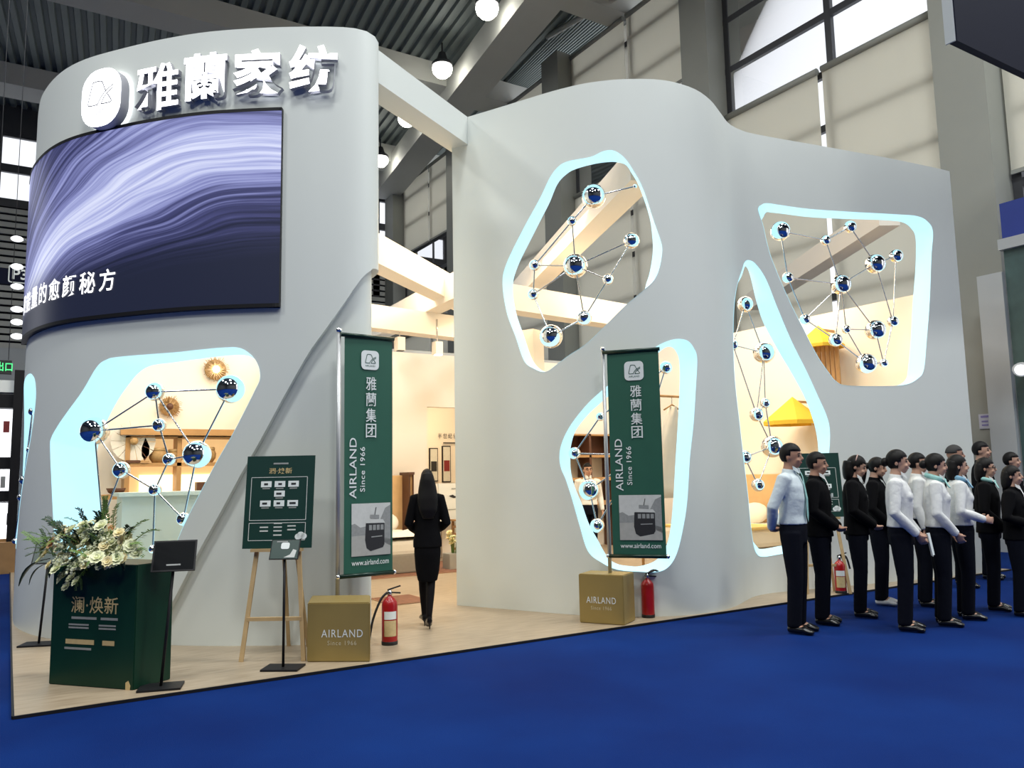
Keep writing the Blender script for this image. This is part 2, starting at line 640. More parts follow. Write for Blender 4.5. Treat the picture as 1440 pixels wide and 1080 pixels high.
class Wall:
    """vertical wall surface over a smooth plan curve; outward is to the right of travel."""

    def __init__(self, pts, n=10):
        self.P = np.array(catmull(pts, n))
        d = np.diff(self.P, axis=0)
        self.s = np.concatenate([[0], np.cumsum(np.hypot(d[:, 0], d[:, 1]))])
        t = np.gradient(self.P, self.s, axis=0)
        t /= np.linalg.norm(t, axis=1)[:, None]
        self.N = np.stack([t[:, 1], -t[:, 0]], 1)
        self.len = self.s[-1]

    def at(self, s, z, off=0.0):
        x = np.interp(s, self.s, self.P[:, 0])
        y = np.interp(s, self.s, self.P[:, 1])
        n = self.nrm(s)
        return Vector((x + n.x * off, y + n.y * off, z))

    def nrm(self, s):
        return Vector((np.interp(s, self.s, self.N[:, 0]), np.interp(s, self.s, self.N[:, 1]), 0)).normalized()

    def hit(self, px, py, off=0.0):
        d = ray(px, py)
        Q = self.P + self.N * off
        best = None
        for i in range(len(Q) - 1):
            a, b = Q[i], Q[i + 1]
            e = b - a
            den = d.x * e[1] - d.y * e[0]
            if abs(den) < 1e-9:
                continue
            t = (a[0] * e[1] - a[1] * e[0]) / den
            k = (a[0] * d.y - a[1] * d.x) / den
            if -1e-6 <= k <= 1 + 1e-6 and t > 0 and (best is None or t < best[0]):
                best = (t, self.s[i] + k * (self.s[i + 1] - self.s[i]))
        if best is None:
            # graze: nearest point in angle
            ang = np.arctan2(Q[:, 0], Q[:, 1]) - math.atan2(d.x, d.y)
            i = int(np.argmin(np.abs(ang)))
            best = (math.hypot(Q[i, 0], Q[i, 1]) / math.hypot(d.x, d.y), self.s[i])
        return best[1], CAM_H + d.z * best[0]


def inside(p, poly):
    x, y = p
    c = False
    j = len(poly) - 1
    for i in range(len(poly)):
        xi, yi = poly[i]
        xj, yj = poly[j]
        if (yi > y) != (yj > y) and x < (xj - xi) * (y - yi) / (yj - yi) + xi:
            c = not c
        j = i
    return c


def wall_skin(wall, outline, holes, off, ds=0.09, dz=0.35):
    """triangulated sheet of the wall at offset, bent over its curve -> (verts3d, tris)"""
    verts, edges = [], []

    def loop(pts):
        b = len(verts)
        verts.extend(Vector(p) for p in pts)
        edges.extend((b + i, b + (i + 1) % len(pts)) for i in range(len(pts)))
    loop(outline)
    for h in holes:
        loop(h)
    s0, s1 = min(p[0] for p in outline), max(p[0] for p in outline)
    z0, z1 = min(p[1] for p in outline), max(p[1] for p in outline)
    s = s0 + ds / 2
    while s < s1:
        z = z0 + dz / 2
        while z < z1:
            if inside((s, z), outline) and not any(inside((s, z), h) for h in holes):
                verts.append(Vector((s, z)))
            z += dz
        s += ds
    r = geometry.delaunay_2d_cdt(verts, edges, [], 0, 1e-5)
    co, tris = r[0], r[2]
    keep = []
    for t in tris:
        c = sum((co[i] for i in t), Vector((0, 0))) / 3
        if inside(c, outline) and not any(inside(c, h) for h in holes):
            keep.append(tuple(t))
    return [tuple(c) for c in co], keep


def densify(poly, d=0.12):
    out = []
    for i in range(len(poly)):
        a, b = poly[i], poly[(i + 1) % len(poly)]
        L = math.hypot(a[0] - b[0], a[1] - b[1])
        n = max(1, int(L / d))
        out += [(a[0] + (b[0] - a[0]) * k / n, a[1] + (b[1] - a[1]) * k / n) for k in range(n)]
    return out


def skin_mesh(name, wall, sheets, loops, mats, parent):
    """sheets: [(outline, holes, off, flip)]; loops: [(poly, off0, off1)] edge strips"""
    V, Fc, NR = [], [], []
    for outline, holes, off, flip in sheets:
        co, tr = wall_skin(wall, outline, holes, off)
        b = len(V)
        for s, z in co:
            V.append(wall.at(s, z, off))
            NR.append(wall.nrm(s) * (-1 if flip else 1))
        for t in tr:
            a, b_, c = (V[b + i] for i in t)
            nn = (b_ - a).cross(c - a)
            q = wall.nrm(co[t[0]][0]) * (-1 if flip else 1)
            Fc.append(tuple(b + i for i in (t if nn.dot(q) > 0 else t[::-1])))
    ns = len(Fc)
    for poly, o0, o1 in loops:
        b = len(V)
        k = len(poly)
        for (s, z) in poly:
            V.append(wall.at(s, z, o0))
        for (s, z) in poly:
            V.append(wall.at(s, z, o1))
        NR += [Vector((0, 0, 1))] * (2 * k)
        Fc += [(b + i, b + (i + 1) % k, b + k + (i + 1) % k, b + k + i) for i in range(k)]
    me = bpy.data.meshes.new(name)
    me.from_pydata([tuple(v) for v in V], [], Fc)
    me.update()
    me.polygons.foreach_set('use_smooth', [i < ns for i in range(len(Fc))])
    ln = []
    for p in me.polygons:
        for li in p.loop_indices:
            vi = me.loops[li].vertex_index
            ln.append(tuple(NR[vi]) if p.index < ns else tuple(p.normal))
    me.normals_split_custom_set(ln)
    return link(name, me, parent, mats)


def reveal(name, wall, outer, inner, t, m, parent, o0=0.004):
    """glowing sloped edge of an opening: lofted from its front outline to its back outline"""
    k = len(outer)
    a = [wall.at(s, z, o0) for s, z in outer]
    mid = [wall.at((p[0] + q[0]) / 2, (p[1] + q[1]) / 2, -t / 2) for p, q in zip(outer, inner)]
    b = [wall.at(s, z, -t) for s, z in inner]
    MBo = MB().rings([a, mid, b], cap=False)
    return MBo.build(name, m, parent)


UNIT = {}


def unit_sphere():
    if 's' not in UNIT:
        UNIT['s'] = MB().ell((0, 0, 0), (1, 1, 1), 28, 18).mesh('sphere')
    return UNIT['s']


def unit_rod():
    if 'r' not in UNIT:
        UNIT['r'] = MB().tube([(0, 0, 0), (0, 0, 1)], 1, 8).mesh('rod')
    return UNIT['r']


def sculpture(label, nodes, edges, place, group=None):
    """nodes (px,py,r_px) -> place(px,py)->point; chrome balls joined by rods, one rigid thing"""
    pts = [Vector(place(x, y)) for x, y, r in nodes]
    root = thing('molecule_sculpture', label, 'sculpture', tuple(sum(pts, Vector()) / len(pts)), group)
    base = Vector(root.location)
    sm, rm = unit_sphere(), unit_rod()
    if not sm.materials:
        sm.materials.append(chrome)
        rm.materials.append(rod_steel)
    for p, (x, y, r) in zip(pts, nodes):
        o = bpy.data.objects.new('chrome_ball', sm)
        COL.objects.link(o)
        o.parent = root
        o.location = p - base
        R = r * (p - CC).dot(CF) / F_PX
        o.scale = (R, R, R)
    for a, b in edges:
        o = bpy.data.objects.new('rod', rm)
        COL.objects.link(o)
        o.parent = root
        d = pts[b] - pts[a]
        o.location = pts[a] - base
        o.rotation_mode = 'QUATERNION'
        o.rotation_quaternion = d.to_track_quat('Z', 'Y')
        o.scale = (0.0085, 0.0085, d.length)
    return root


# ================================================================== SETTING
fl = MB().add([(-24, -16, 0), (16.5, -16, 0), (16.5, 38, 0), (-24, 38, 0)], [(0, 1, 2, 3)])
struct('floor', fl, blue_carpet)
# booth platform: pale laminate with a dark edge strip
pl = MB().hexa([(0.10, 6.40, 0.001), (12.6, 6.40, 0.001), (12.6, 19, 0.001), (0.08, 19, 0.001), (0.10, 6.40, 0.02), (12.6, 6.40, 0.02), (12.6, 19, 0.02), (0.08, 19, 0.02)])
platform = struct('floor_platform', pl, laminate)
edge = MB().box((6.35, 6.392, 0.0115), (12.52, 0.014, 0.021))
struct('trim_1', edge, black_metal)
struct('trim_2', MB().box((0.09, 12.7, 0.0115), (0.014, 12.6, 0.021)), black_metal)

# hall: roof deck with ribs
Z_D = 17.0
prof = []
x = -26.0
while x < 24:
    prof += [(x, 0), (x + 0.17, 0), (x + 0.21, 0.12), (x + 0.34, 0.12), (x + 0.38, 0)]
    x += 0.38
dm = MB()
k = len(prof)
ys = (-16.0, 38.0)
dm.add([(min(px - 0.115 * (38 - yy) * 0.9, 17.3), yy, Z_D + pz) for yy in ys for px, pz in prof], [(i, i + 1, k + i + 1, k + i) for i in range(k - 1)])
ceil_o = struct('ceiling', dm, deck_metal)
# girders across (along X) and the long girder carrying the lamps
for n, (y0, y1) in enumerate(((-5.0, -3.5), (3.5, 5.0), (11.0, 12.4), (18.4, 19.8), (25.6, 27.3), (33.4, 35.2))):
    g = MB().hexa([(-24, y0 + .25, 16.3), (17, y0 + .25, 16.3), (17, y1 - .25, 16.3), (-24, y1 - .25, 16.3), (-24, y0, 17.0), (17, y0, 17.0), (17, y1, 17.0), (-24, y1, 17.0)])
    struct('ceiling_girder', g, girder_paint)


def lampx(y):
    return 12.41 + (y - 20.94) * 0.140


g = MB().beam((lampx(8) + 1.0, 8, 16.2), (lampx(37) + 1.0, 37, 16.2), 1.25, 1.0)
struct('ceiling_girder', g, girder_paint)
for n, q in enumerate(((685, 12), (622, 97), (572, 167), (535, 225))):
    P = gz(q[0], q[1], 16.0)
    where = ('highest in view above the first booth wall', 'second from the top along the grey girder', 'third along the girder just over the connecting beam', 'lowest and farthest behind the left booth wall')[n]
    t = thing('high_bay_lamp', 'glowing round hall lamp %s' % where, 'lamp', P, 'hall lamps along the girder')
    MB().lathe(P + Vector((0, 0, -0.33)), [(0.02, 0), (0.2, .05), (0.32, .18), (0.36, .33), (0.32, .44), (.3, .46)], 20).build('globe', lamp_glow, t)
    MB().lathe(P, [(0.37, 0.10), (0.37, 0.20), (0.2, 0.34), (0.12, 0.6), (0.03, 0.62), (0.03, .985)], 20).build('housing', frame_metal, t)

# glazed side wall along X = 16
XG = 16.35
COLS = [1.0, 8.15, 15.25, 22.25, 29.8, 36.6]
for yc in COLS:
    struct('wall_column', MB().box((16.1, yc, 8.2), (0.75, 1.0, 16.4)), column_paint)
win_n = 1
TR = [2.8, 4.2, 5.6, 7.0, 8.4, 9.75, 11.1, 12.55, 14.0, 15.4]
for b in range(5):
    y0, y1 = COLS[b] + .5, COLS[b + 1] - .5
    pane = MB().add([(XG + .05, y0, 1.4), (XG + .05, y0, 16.4), (XG + .05, y1, 16.4), (XG + .05, y1, 1.4)], [(3, 2, 1, 0)])
    w = struct('window_%d' % win_n, pane, glass)
    win_n += 1
    for z in TR:
        struct('transom', MB().box((XG + 0.10, (y0 + y1) / 2, z), (0.12, y1 - y0, 0.17)), frame_metal, w)
    for yy in (y0 + .1, (y0 + y1) / 2 - .24, y1 - .1):
        struct('mullion', MB().box((XG + 0.10, yy, 8.9), (0.13, 0.17, 15.0)), frame_metal, w)
struct('wall_right', MB().box((XG + .1, 18.5, 0.7), (0.25, 37, 1.4)), grey_panel)
struct('wall_pipe', MB().tube([onX(770, 52, 15.6), onX(880, -12, 15.6)], .10, 10), girder_paint)
# blinds: (bay, half, top, bottom)
BL = [(1, 0, 11.15, 2.0), (1, 1, 11.15, 2.0), (2, 0, 16.2, 13.0), (2, 1, 16.2, 13.0), (2, 0, 11.1, 2.0), (2, 1, 11.1, 2.0), (3, 0, 16.2, 12.6), (3, 1, 16.2, 12.6),
      (3, 0, 12.3, 2.0), (3, 1, 12.3, 2.0), (4, 0, 16.2, 12.6), (4, 1, 16.2, 12.6), (0, 0, 9.75, 7.2), (0, 1, 9.75, 7.2), (4, 0, 8.4, 2.0), (4, 1, 8.4, 2.0)]
bay_name = ['window right of the big right column', 'window left of the big right column', 'second window left of right column', 'window seen past the connecting beam', 'farthest window by the end wall']
for b, hf, zt, zb in BL:
    y0, y1 = COLS[b] + .55, COLS[b + 1] - .55
    ym = (y0 + y1) / 2
    ya, yb = ((y0, ym - .07), (ym + .07, y1))[hf]
    t = thing('roller_blind', '%s beige blind, %s half, %s' % ('upper' if zb > 12 else 'lower', ('near', 'far')[hf], bay_name[b]), 'blind', (XG - .055, (ya + yb) / 2, zb), 'roller blinds on the glazed wall')
    MB().box((XG - .055, (ya + yb) / 2, (zt + zb) / 2), (0.012, yb - ya, zt - zb)).build('fabric', blind_fabric, t)
    MB().tube([(XG - .055, ya, zt + .03), (XG - .055, yb, zt + .03)], 0.09, 10).build('roller_tube', column_paint, t)
    MB().box((XG - .055, (ya + yb) / 2, zb), (0.05, yb - ya, 0.08)).build('bottom_bar', column_paint, t)
# end wall far behind, with window band and louvres
YE = 37.6
ew = MB()
ew.box((2, YE, 3.5), (32, 0.3, 7.0))
struct('wall_back', ew, grey_panel)
struct('wall_front', MB().box((-3, -16, 8.5), (42, 0.3, 17)), hall_dark)
struct('wall_left', MB().box((-23.5, 11, 8.5), (0.3, 54, 17)), hall_dark)
struct('wall_back_fascia', MB().box((-3, YE, 16.6), (42, 0.3, 1.5)), frame_metal)
wb = struct('window_%d' % win_n, MB().add([(-14, YE, 12.95), (18, YE, 12.95), (18, YE, 15.85), (-14, YE, 15.85)], [(0, 1, 2, 3)]), glass)
for z in (12.95, 14.4, 15.9):
    struct('transom', MB().box((2, YE - .05, z), (32, 0.16, 0.34)), frame_metal, wb)
for i in range(14):
    struct('mullion', MB().box((-11.25 + i * 2.05, YE - .08, 13.7), (0.36, 0.16, 6)), frame_metal, wb)
lv = MB()
for i in range(20):
    lv.box((2, YE - .1, 7.1 + i * 0.29), (32, 0.12, 0.2))
struct('wall_back_louvre', lv, girder_paint)
struct('wall_back_backing', MB().box((2, YE + .1, 9.9), (32, 0.05, 5.9)), navy)

# ================================================================== BOOTH WALLS
HT = 6.0
LW = Wall([(0.40, 13.6), (0.22, 12.6), (0.12, 11.5), (0.11, 10.7), (0.15, 10.21), (0.28, 9.66), (0.49, 9.20), (0.85, 8.71), (1.19, 8.31), (1.54, 7.97), (2.01, 7.62), (2.43, 7.36), (2.72, 7.22), (2.90, 7.22), (3.04, 7.34), (3.10, 7.56), (3.12, 8.0), (3.12, 8.8)])
RW = Wall([(4.56, 8.62), (4.70, 8.36), (4.88, 8.0), (5.06, 7.63), (5.22, 7.31), (5.41, 7.01), (5.64, 6.77), (5.92, 6.58), (6.18, 6.47), (6.42, 6.44), (6.70, 6.46), (7.03, 6.57), (7.38, 6.75), (7.72, 6.92), (8.05, 6.98), (8.4, 6.95), (9.29, 6.80), (9.9, 6.70), (10.5, 6.60), (11.1, 6.52), (11.6, 6.46), (11.93, 6.43)])


def px_loops(wall, pairs, t, n=6):
    """front/back outline control points (pixels) -> (s,z) closed curves on the wall's two faces"""
    out = [wall.hit(a, b) for (a, b), _ in pairs]
    inn = [wall.hit(a, b, -t) for _, (a, b) in pairs]
    return [tuple(p) for p in catmull(out, n, True)], [tuple(p) for p in catmull(inn, n, True)]


T = 0.34
HOLE_A = [((707, 400), (721, 405)), ((712, 372), (728, 375)), ((735, 324), (750, 330)), ((759, 280), (771, 289)), ((774, 249), (784, 259)), ((786, 234), (798, 244)), ((799, 227), (812, 237)), ((830, 221), (839, 230)), ((848, 213), (855, 228)), ((863, 212), (866, 228)), ((878, 222), (880, 232)), ((890, 239), (889, 245)), ((904, 265), (899, 263)), ((919, 310), (913, 304)), ((929, 339), (917, 330)), ((931, 354), (918, 354)), ((927, 378), (914, 381)), ((919, 395), (909, 398)), ((904, 409), (904, 411)), ((878, 431), (880, 434)), ((848, 461), (851, 465)), ((824, 484), (827, 488)), ((801, 499), (803, 503)), ((785, 511), (787, 515)), ((767, 523), (770, 523)), ((750, 518), (757, 517)), ((737, 507), (747, 502)), ((725, 473), (736, 470)), ((713, 440), (726, 440))]
HOLE_B = [((787, 640), (802, 646)), ((791, 621), (803, 627)), ((802, 599), (810, 605)), ((821, 574), (827, 583)), ((840, 555), (843, 568)), ((870, 530), (870, 545)), ((895, 509), (897, 522)), ((915, 493), (918, 504)), ((931, 483), (932, 491)), ((950, 477), (944, 488)), ((966, 479), (952, 497)), ((975, 489), (955, 507)), ((980, 505), (956, 527)), ((978, 549), (955, 560)), ((975, 596), (953, 600)), ((970, 643), (950, 646)), ((966, 706), (947, 700)), ((959.5, 747), (943, 742)), ((951.6, 778), (936, 770)), ((941, 796), (922, 788)), ((926, 804), (900, 796)), ((900, 804), (885, 796)), ((868, 801), (868, 793)), ((846, 791), (855, 784)), ((827, 775), (841, 760)), ((815, 738), (828, 736)), ((805, 703), (818, 708)), ((796, 675), (808, 684)), ((789, 658), (803, 664))]
HOLE_E = [((71, 629), (137.5, 645)), ((72.5, 616), (137.5, 630)), ((81, 600), (143, 610)), ((113, 555), (159, 575)), ((136, 517), (181, 541)), ((150, 506), (197, 523)), ((168, 502), (214, 514)), ((242, 496), (243, 510)), ((280, 492), (280, 505)), ((314, 489), (312, 501)), ((337, 489.5), (342, 499.5)), ((353, 499), (358, 505)), ((363, 514), (368, 519)), ((365.5, 532), (370, 534)), ((358.5, 549), (363, 552)), ((345.5, 575), (350, 578)), ((328, 609), (333, 612)), ((305, 649), (310, 652)), ((282, 692), (287, 695)), ((259, 738), (264, 741)), ((245, 770), (250, 773)), ((228, 800), (232, 803)), ((200, 815), (205, 816)), ((160, 820), (165, 819)), ((120, 820), (155, 818)), ((90, 812), (147, 808)), ((79, 785), (145, 780)), ((76, 740), (143, 735)), ((73, 681), (140, 690))]
HOLE_D = [((1066, 295), (1074, 304)), ((1071, 288), (1078, 298.5)), ((1079, 286), (1085, 299)), ((1097, 288.5), (1100, 300.6)), ((1138, 294), (1140, 305.5)), ((1195, 298), (1195, 308)), ((1260, 301.6), (1250, 310)), ((1289, 304), (1270, 313)), ((1304, 311.5), (1281, 321)), ((1311.6, 326), (1287.5, 335)), ((1309.5, 361), (1287.5, 374)), ((1307, 425), (1283.6, 426)), ((1303, 477), (1281, 477)), ((1299, 519), (1277, 519)), ((1291, 532), (1274, 533)), ((1273, 541), (1262, 542)), ((1237, 543), (1237, 545)), ((1190, 542), (1190, 545)), ((1175, 535.6), (1172, 539)), ((1166, 525), (1162, 528)), ((1149, 500), (1144, 502)), ((1128, 459), (1123, 461)), ((1110, 423), (1105, 425)), ((1084, 361), (1079, 362)), ((1073, 317), (1069, 320))]
HOLE_C = [((1043, 381), (1043, 388)), ((1047, 369), (1047, 376)), ((1053, 366), (1050, 376)), ((1063, 372), (1055, 388)), ((1077, 393), (1064, 425)), ((1093, 433), (1074, 455)), ((1113, 480), (1093, 491)), ((1133, 520), (1112, 523)), ((1150, 557), (1131, 558)), ((1161.5, 583), (1143, 590)), ((1166.5, 603), (1149, 615)), ((1166, 633), (1150.7, 643)), ((1160, 680), (1147, 690)), ((1148, 735), (1136, 735)), ((1130, 765), (1120, 757)), ((1112, 776), (1104, 766)), ((1099, 779), (1095, 768)), ((1073, 783), (1072, 772)), ((1063, 777), (1064, 768)), ((1057, 751), (1054, 748)), ((1050.5, 687), (1046, 687)), ((1041, 605), (1037, 605)), ((1033, 531), (1030, 531)), ((1031, 460), (1028, 460)), ((1034, 415), (1031, 415))]

# ---- left booth wall
left = thing('booth_facade', 'tall white rounded booth wall with the big curved video screen', 'booth wall', (1.5, 9.5, 0.02))
eo, ei = px_loops(LW, HOLE_E, 0.5)
# small opening on the far left flank
fo, fi = [], []
s10 = float(np.interp(1, [0, 1], [0, 1]))


def s_at_y(wall, y):
    i = int(np.argmin(np.abs(wall.P[:, 1] - y) + (wall.P[:, 0] > 2) * 50))
    return float(wall.s[i])


sF0, sF1 = s_at_y(LW, 11.9), s_at_y(LW, 9.95)
zF = lambda py: zat(py, 0.13, 10.4)
ctrl = [(sF1 - .15, zF(533)), (sF1 - .02, zF(548)), (sF1, zF(575)), (sF1 - .12, zF(620)), (sF1 - .28, zF(655)), (sF1 - .5, zF(700)), (sF1 - .75, zF(740)), (sF1 - 1.0, zF(770)), (sF0 + .3, zF(775)), (sF0, zF(700)), (sF0 + .1, zF(600)), (sF0 + .6, zF(540)), (sF1 - .45, zF(528))]
fo = [tuple(p) for p in catmull(ctrl, 6, True)]
cx = sum(p[0] for p in ctrl) / len(ctrl)
cz = sum(p[1] for p in ctrl) / len(ctrl)
fi = [(cx + (s - cx) * .88, cz + (z - cz) * .9) for s, z in fo]
# diagonal lower edge of the proud front panel
DIAG = [(528, 378), (521, 381), (512, 388), (500, 403), (480, 432), (457, 464), (433, 498), (400, 556), (367, 617), (338, 668), (310, 720), (278, 778), (247, 838), (214, 900)]
dg = [LW.hit(a, b) for a, b in DIAG]
dg = [tuple(p) for p in catmull([(LW.len, dg[0][1] + .01), (dg[0][0] + .35, dg[0][1] + 0.01)] + dg, 4)]
while dg and dg[-1][1] < 0.05:
    dg.pop()
sl = dg[-1][0] - 0.03
outl = densify([(0, 0.02), (sl, 0.02)] + dg[::-1] + [(LW.len, HT), (0, HT)])
# remove duplicates closer than 5mm
oo = [outl[0]]
for p in outl[1:]:
    if math.hypot(p[0] - oo[-1][0], p[1] - oo[-1][1]) > 0.006:
        oo.append(p)
outl = oo
TP = 0.07
skin_mesh('front_panel', LW, [(outl, [eo, fo], 0.0, False)], [(outl, 0.0, -TP)], white_paint, left)
core = densify([(0, 0.02), (LW.len, 0.02), (LW.len, HT), (0, HT)])
mixE = [((a[0] * .86 + b[0] * .14), (a[1] * .86 + b[1] * .14)) for a, b in zip(eo, ei)]
skin_mesh('core_wall', LW, [(core, [mixE, fo], -TP, False), (core, [ei, fi], -0.5, True)], [(core, -TP, -0.5)], white_paint, left)
reveal('light_reveal', LW, eo, ei, 0.5, reveal_glow, left)
reveal('light_reveal', LW, fo, fi, 0.5, reveal_glow, left)

# ---- right booth wall (two waves)
right = thing('booth_facade', 'tall white wavy booth wall with four glowing openings right of the entrance', 'booth wall', (7.5, 7.5, 0.02))
loopsR = [px_loops(RW, h, T) for h in (HOLE_A, HOLE_B, HOLE_C, HOLE_D)]
core = densify([(0, 0.02), (RW.len, 0.02), (RW.len, HT), (0, HT)])
skin_mesh('wall_panel', RW, [(core, [l[0] for l in loopsR], 0.0, False), (core, [l[1] for l in loopsR], -T, True)], [(core, 0.0, -T)], white_paint, right)
for lo, li in loopsR:
    reveal('light_reveal', RW, lo, li, T, reveal_glow, right)

# ---- connecting beam at the top and inner pergola beams
bm_ = thing('connecting_beam', 'white square beam joining the tops of the two booth walls above the entrance', 'beam', (3.9, 8.0, 5.6))
MB().beam((3.00, 7.60, 5.82), (4.70, 8.60, 5.82), 0.30, 0.36).build('beam_box', white_paint, bm_)


def pergola(a, b, z, w, h, label):
    A, B = gz(a[0], a[1], z), gz(b[0], b[1], z)
    o = MB().beam(A, B, w, h).build('pergola_beam', inner_paint, None, (A + B) / 2)
    return tag(o, label, 'beam', 'white beams over the showroom')


pergola((500, 341), (700, 445), 4.6, 0.30, 0.42, 'white overhead beam running down to the right inside the entrance')
pergola((690, 382), (470, 492), 4.5, 0.30, 0.42, 'white overhead beam crossing toward the back inside the entrance')
pergola((470, 440), (700, 470), 4.1, 0.30, 0.38, 'lowest white beam across the entrance just above the inner wall')
pergola((715, 430), (905, 232), 5.2, 0.34, 0.40, 'long white beam rising behind the upper left opening')
pergola((700, 418), (930, 455), 4.1, 0.30, 0.38, 'white cross beam low behind the upper left opening')
pergola((1060, 425), (1250, 300), 5.6, 0.34, 0.40, 'white beam rising behind the upper right opening')
po = MB().box(tuple(onY(746, 470, 10.5) + Vector((0, 0, -1.9))), (0.30, 0.30, 3.9), 0.4).build('pergola_post', inner_paint, None, tuple(onY(746, 470, 10.5)))
tag(po, 'white post under the cross beam behind the upper left opening', 'post')

# ---- inner walls
YB = 14.0
op0, op1 = onY(600.5, 572, YB), onY(660, 679, YB)
bw = MB()
H2 = 3.92
X0, X1 = 0.35, 11.7
for x0, x1, z0, z1 in ((X0, op0.x, 0.02, H2), (op0.x, op1.x, 0.02, op1.z), (op0.x, op1.x, op0.z, H2), (op1.x, X1, 0.02, H2)):
    bw.hexa([(x0, YB, z0), (x1, YB, z0), (x1, YB + .15, z0), (x0, YB + .15, z0), (x0, YB, z1), (x1, YB, z1), (x1, YB + .15, z1), (x0, YB + .15, z1)])
iw = struct('wall_showroom_back', bw, inner_paint)
struct('wall_showroom_right', MB().hexa([(11.7, 6.85, .02), (11.85, 6.85, .02), (11.85, 14.15, .02), (11.7, 14.15, .02), (11.7, 6.85, 4.18), (11.85, 6.85, 4.18), (11.85, 14.15, 4.18), (11.7, 14.15, 4.18)]), inner_paint)
struct('wall_gallery', MB().box((9.0, 17.0, 1.95), (7, 0.15, 3.86)), inner_paint)
struct('wall_gallery_side', MB().box((6.3, 15.6, 1.95), (0.12, 2.8, 3.86)), inner_paint)
struct('ceiling_gallery', MB().box((9.0, 15.6, 3.95), (6.6, 3.0, 0.08)), grey_panel)
struct('wall_partition_left', MB().box((3.85, 11.9, 1.97), (0.12, 4.2, 3.9)), inner_paint)

# ================================================================== SIGN, SCREEN


def channel_letter(ch, x0, y0, x1, y1, label):
    a, b, c, d = (LW.hit(px, py, .16) for px, py in ((x0, y0), (x1, y0), (x0, y1), (x1, y1)))
    s0, s1 = (a[0] + c[0]) / 2, (b[0] + d[0]) / 2
    cz_, h = (LW.hit((x0 + x1) / 2, (y0 + y1) / 2, .16)[1]), abs(LW.hit((x0 + x1) / 2, y0, .16)[1] - LW.hit((x0 + x1) / 2, y1, .16)[1])
    vs, fs, ax0, ax1, ay0, ay1 = text_raw(ch, 0.05, 0.014 if ch == '雅' else 0.03)
    sc, sm_ = h / (ay1 - ay0), (s0 + s1) / 2
    sx = (s1 - s0) / (ax1 - ax0)
    P = [LW.at(sm_ + (v.x - (ax0 + ax1) / 2) * sx, cz_ + (v.y - (ay0 + ay1) / 2) * sc, .048 + v.z * 0.55) for v in vs]
    t = thing('channel_letter', label, 'sign letter', LW.at(sm_, cz_ - h / 2, 0), 'lit letters of the shop sign')
    front = [f for f in fs if all(vs[i].z > .045 for i in f)]
    other = [f for f in fs if not all(vs[i].z > .045 for i in f)]

    def sub(faces, name, m):
        used = sorted({i for f in faces for i in f})
        ix = {i: k for k, i in enumerate(used)}
        MB().add([P[i] for i in used], [tuple(ix[i] for i in f) for f in faces]).build(name, m, t)
    sub(front, 'letter_face', sign_glow)
    sub(other, 'letter_return', led_side)
    for dx in (-.3, .3):      # stand-off pins to the wall
        q = sm_ + dx * (s1 - s0)
        MB().tube([LW.at(q, cz_, -.02), LW.at(q, cz_, .025)], .012, 6).build('standoff_pin', rod_steel, t)
    return t


for ch, bb, nm in (('雅', (181, 84, 243, 150), 'first glowing Chinese character, next to the emblem box'), ('蘭', (251, 68, 313, 134), 'second glowing Chinese character with a grass-like top'),
                   ('家', (322, 62, 394, 128), 'third glowing Chinese character with a roof stroke'), ('纺', (403, 56, 473, 123), 'last glowing Chinese character, rightmost on the sign')):
    channel_letter(ch, *bb, nm)


def emblem(P, ax, ay, sz, m, parent, th=0.03, depth=0.003, word=True, wm=None):
    """the company mark: leaning outline with two crossing sweeps, small lettering under it"""
    P, ax, ay = Vector(P), Vector(ax).normalized(), Vector(ay).normalized()
    n = ax.cross(ay)
    lines = [[(-.30, -.12), (-.20, .28), (-.15, .33), (.02, .33), (.08, .28), (.17, .08)], [(-.30, -.12), (-.26, -.17), (-.04, -.17)],
             [(.36, .20), (.18, .10), (.05, -.02), (-.04, -.17)], [(.36, .13), (.22, .05), (.12, -.05), (.06, -.17)], [(.06, -.17), (.30, -.17), (.32, -.12), (.22, .02)]]
    mb = MB()
    for L in lines:
        q = catmull(L, 3)
        for i in range(len(q) - 1):
            a, b = q[i], q[i + 1]
            d = (b - a) / (np.linalg.norm(b - a) + 1e-9)
            w = np.array([-d[1], d[0]]) * th / 2
            a, b = a - d * th * .3, b + d * th * .3
            mb.add([P + (ax * k[0] + ay * k[1]) * sz + n * depth for k in (a - w, b - w, b + w, a + w)], [(0, 1, 2, 3)])
    mb.build('emblem', m, parent)
    if word:
        text_part('emblem_lettering', 'AIRLAND', P - ay * sz * .33, ax, ay, sz * .62, sz * .10, wm or m, parent, depth)


# emblem box left of the letters
es_, ez_ = LW.hit(142, 137, .14)
ew_ = abs(LW.hit(170, 130, .2)[0] - LW.hit(114, 140, .2)[0])
eh_ = abs(LW.hit(142, 97, .2)[1] - LW.hit(142, 178, .2)[1])
et = thing('emblem_box', 'glowing white rounded square emblem box left of the sign characters', 'sign', LW.at(es_, ez_ - eh_ / 2, 0))
rr = rrect(ew_, eh_, .22, 6)
f3, b3 = [LW.at(es_ + x, ez_ + y, .14) for x, y in rr], [LW.at(es_ + x, ez_ + y, .03) for x, y in rr]
MB().add(f3, [tuple(range(len(rr)))]).build('lit_face', sign_glow, et)
MB().rings([b3, f3], cap=False).build('box_side', led_side, et)
MB().tube([LW.at(es_, ez_, -.02), LW.at(es_, ez_, .06)], .02, 8).build('standoff_pin', rod_steel, et)
nn = LW.nrm(es_)
axw = Vector((-nn.y, nn.x, 0))
fc = sum(f3, Vector()) / len(f3)
emblem(LW.at(es_, ez_, .15), axw, (0, 0, 1), eh_ * .8, mat('faint_line', (.16, .16, .18), .6, noise=0), et, .026, .012)

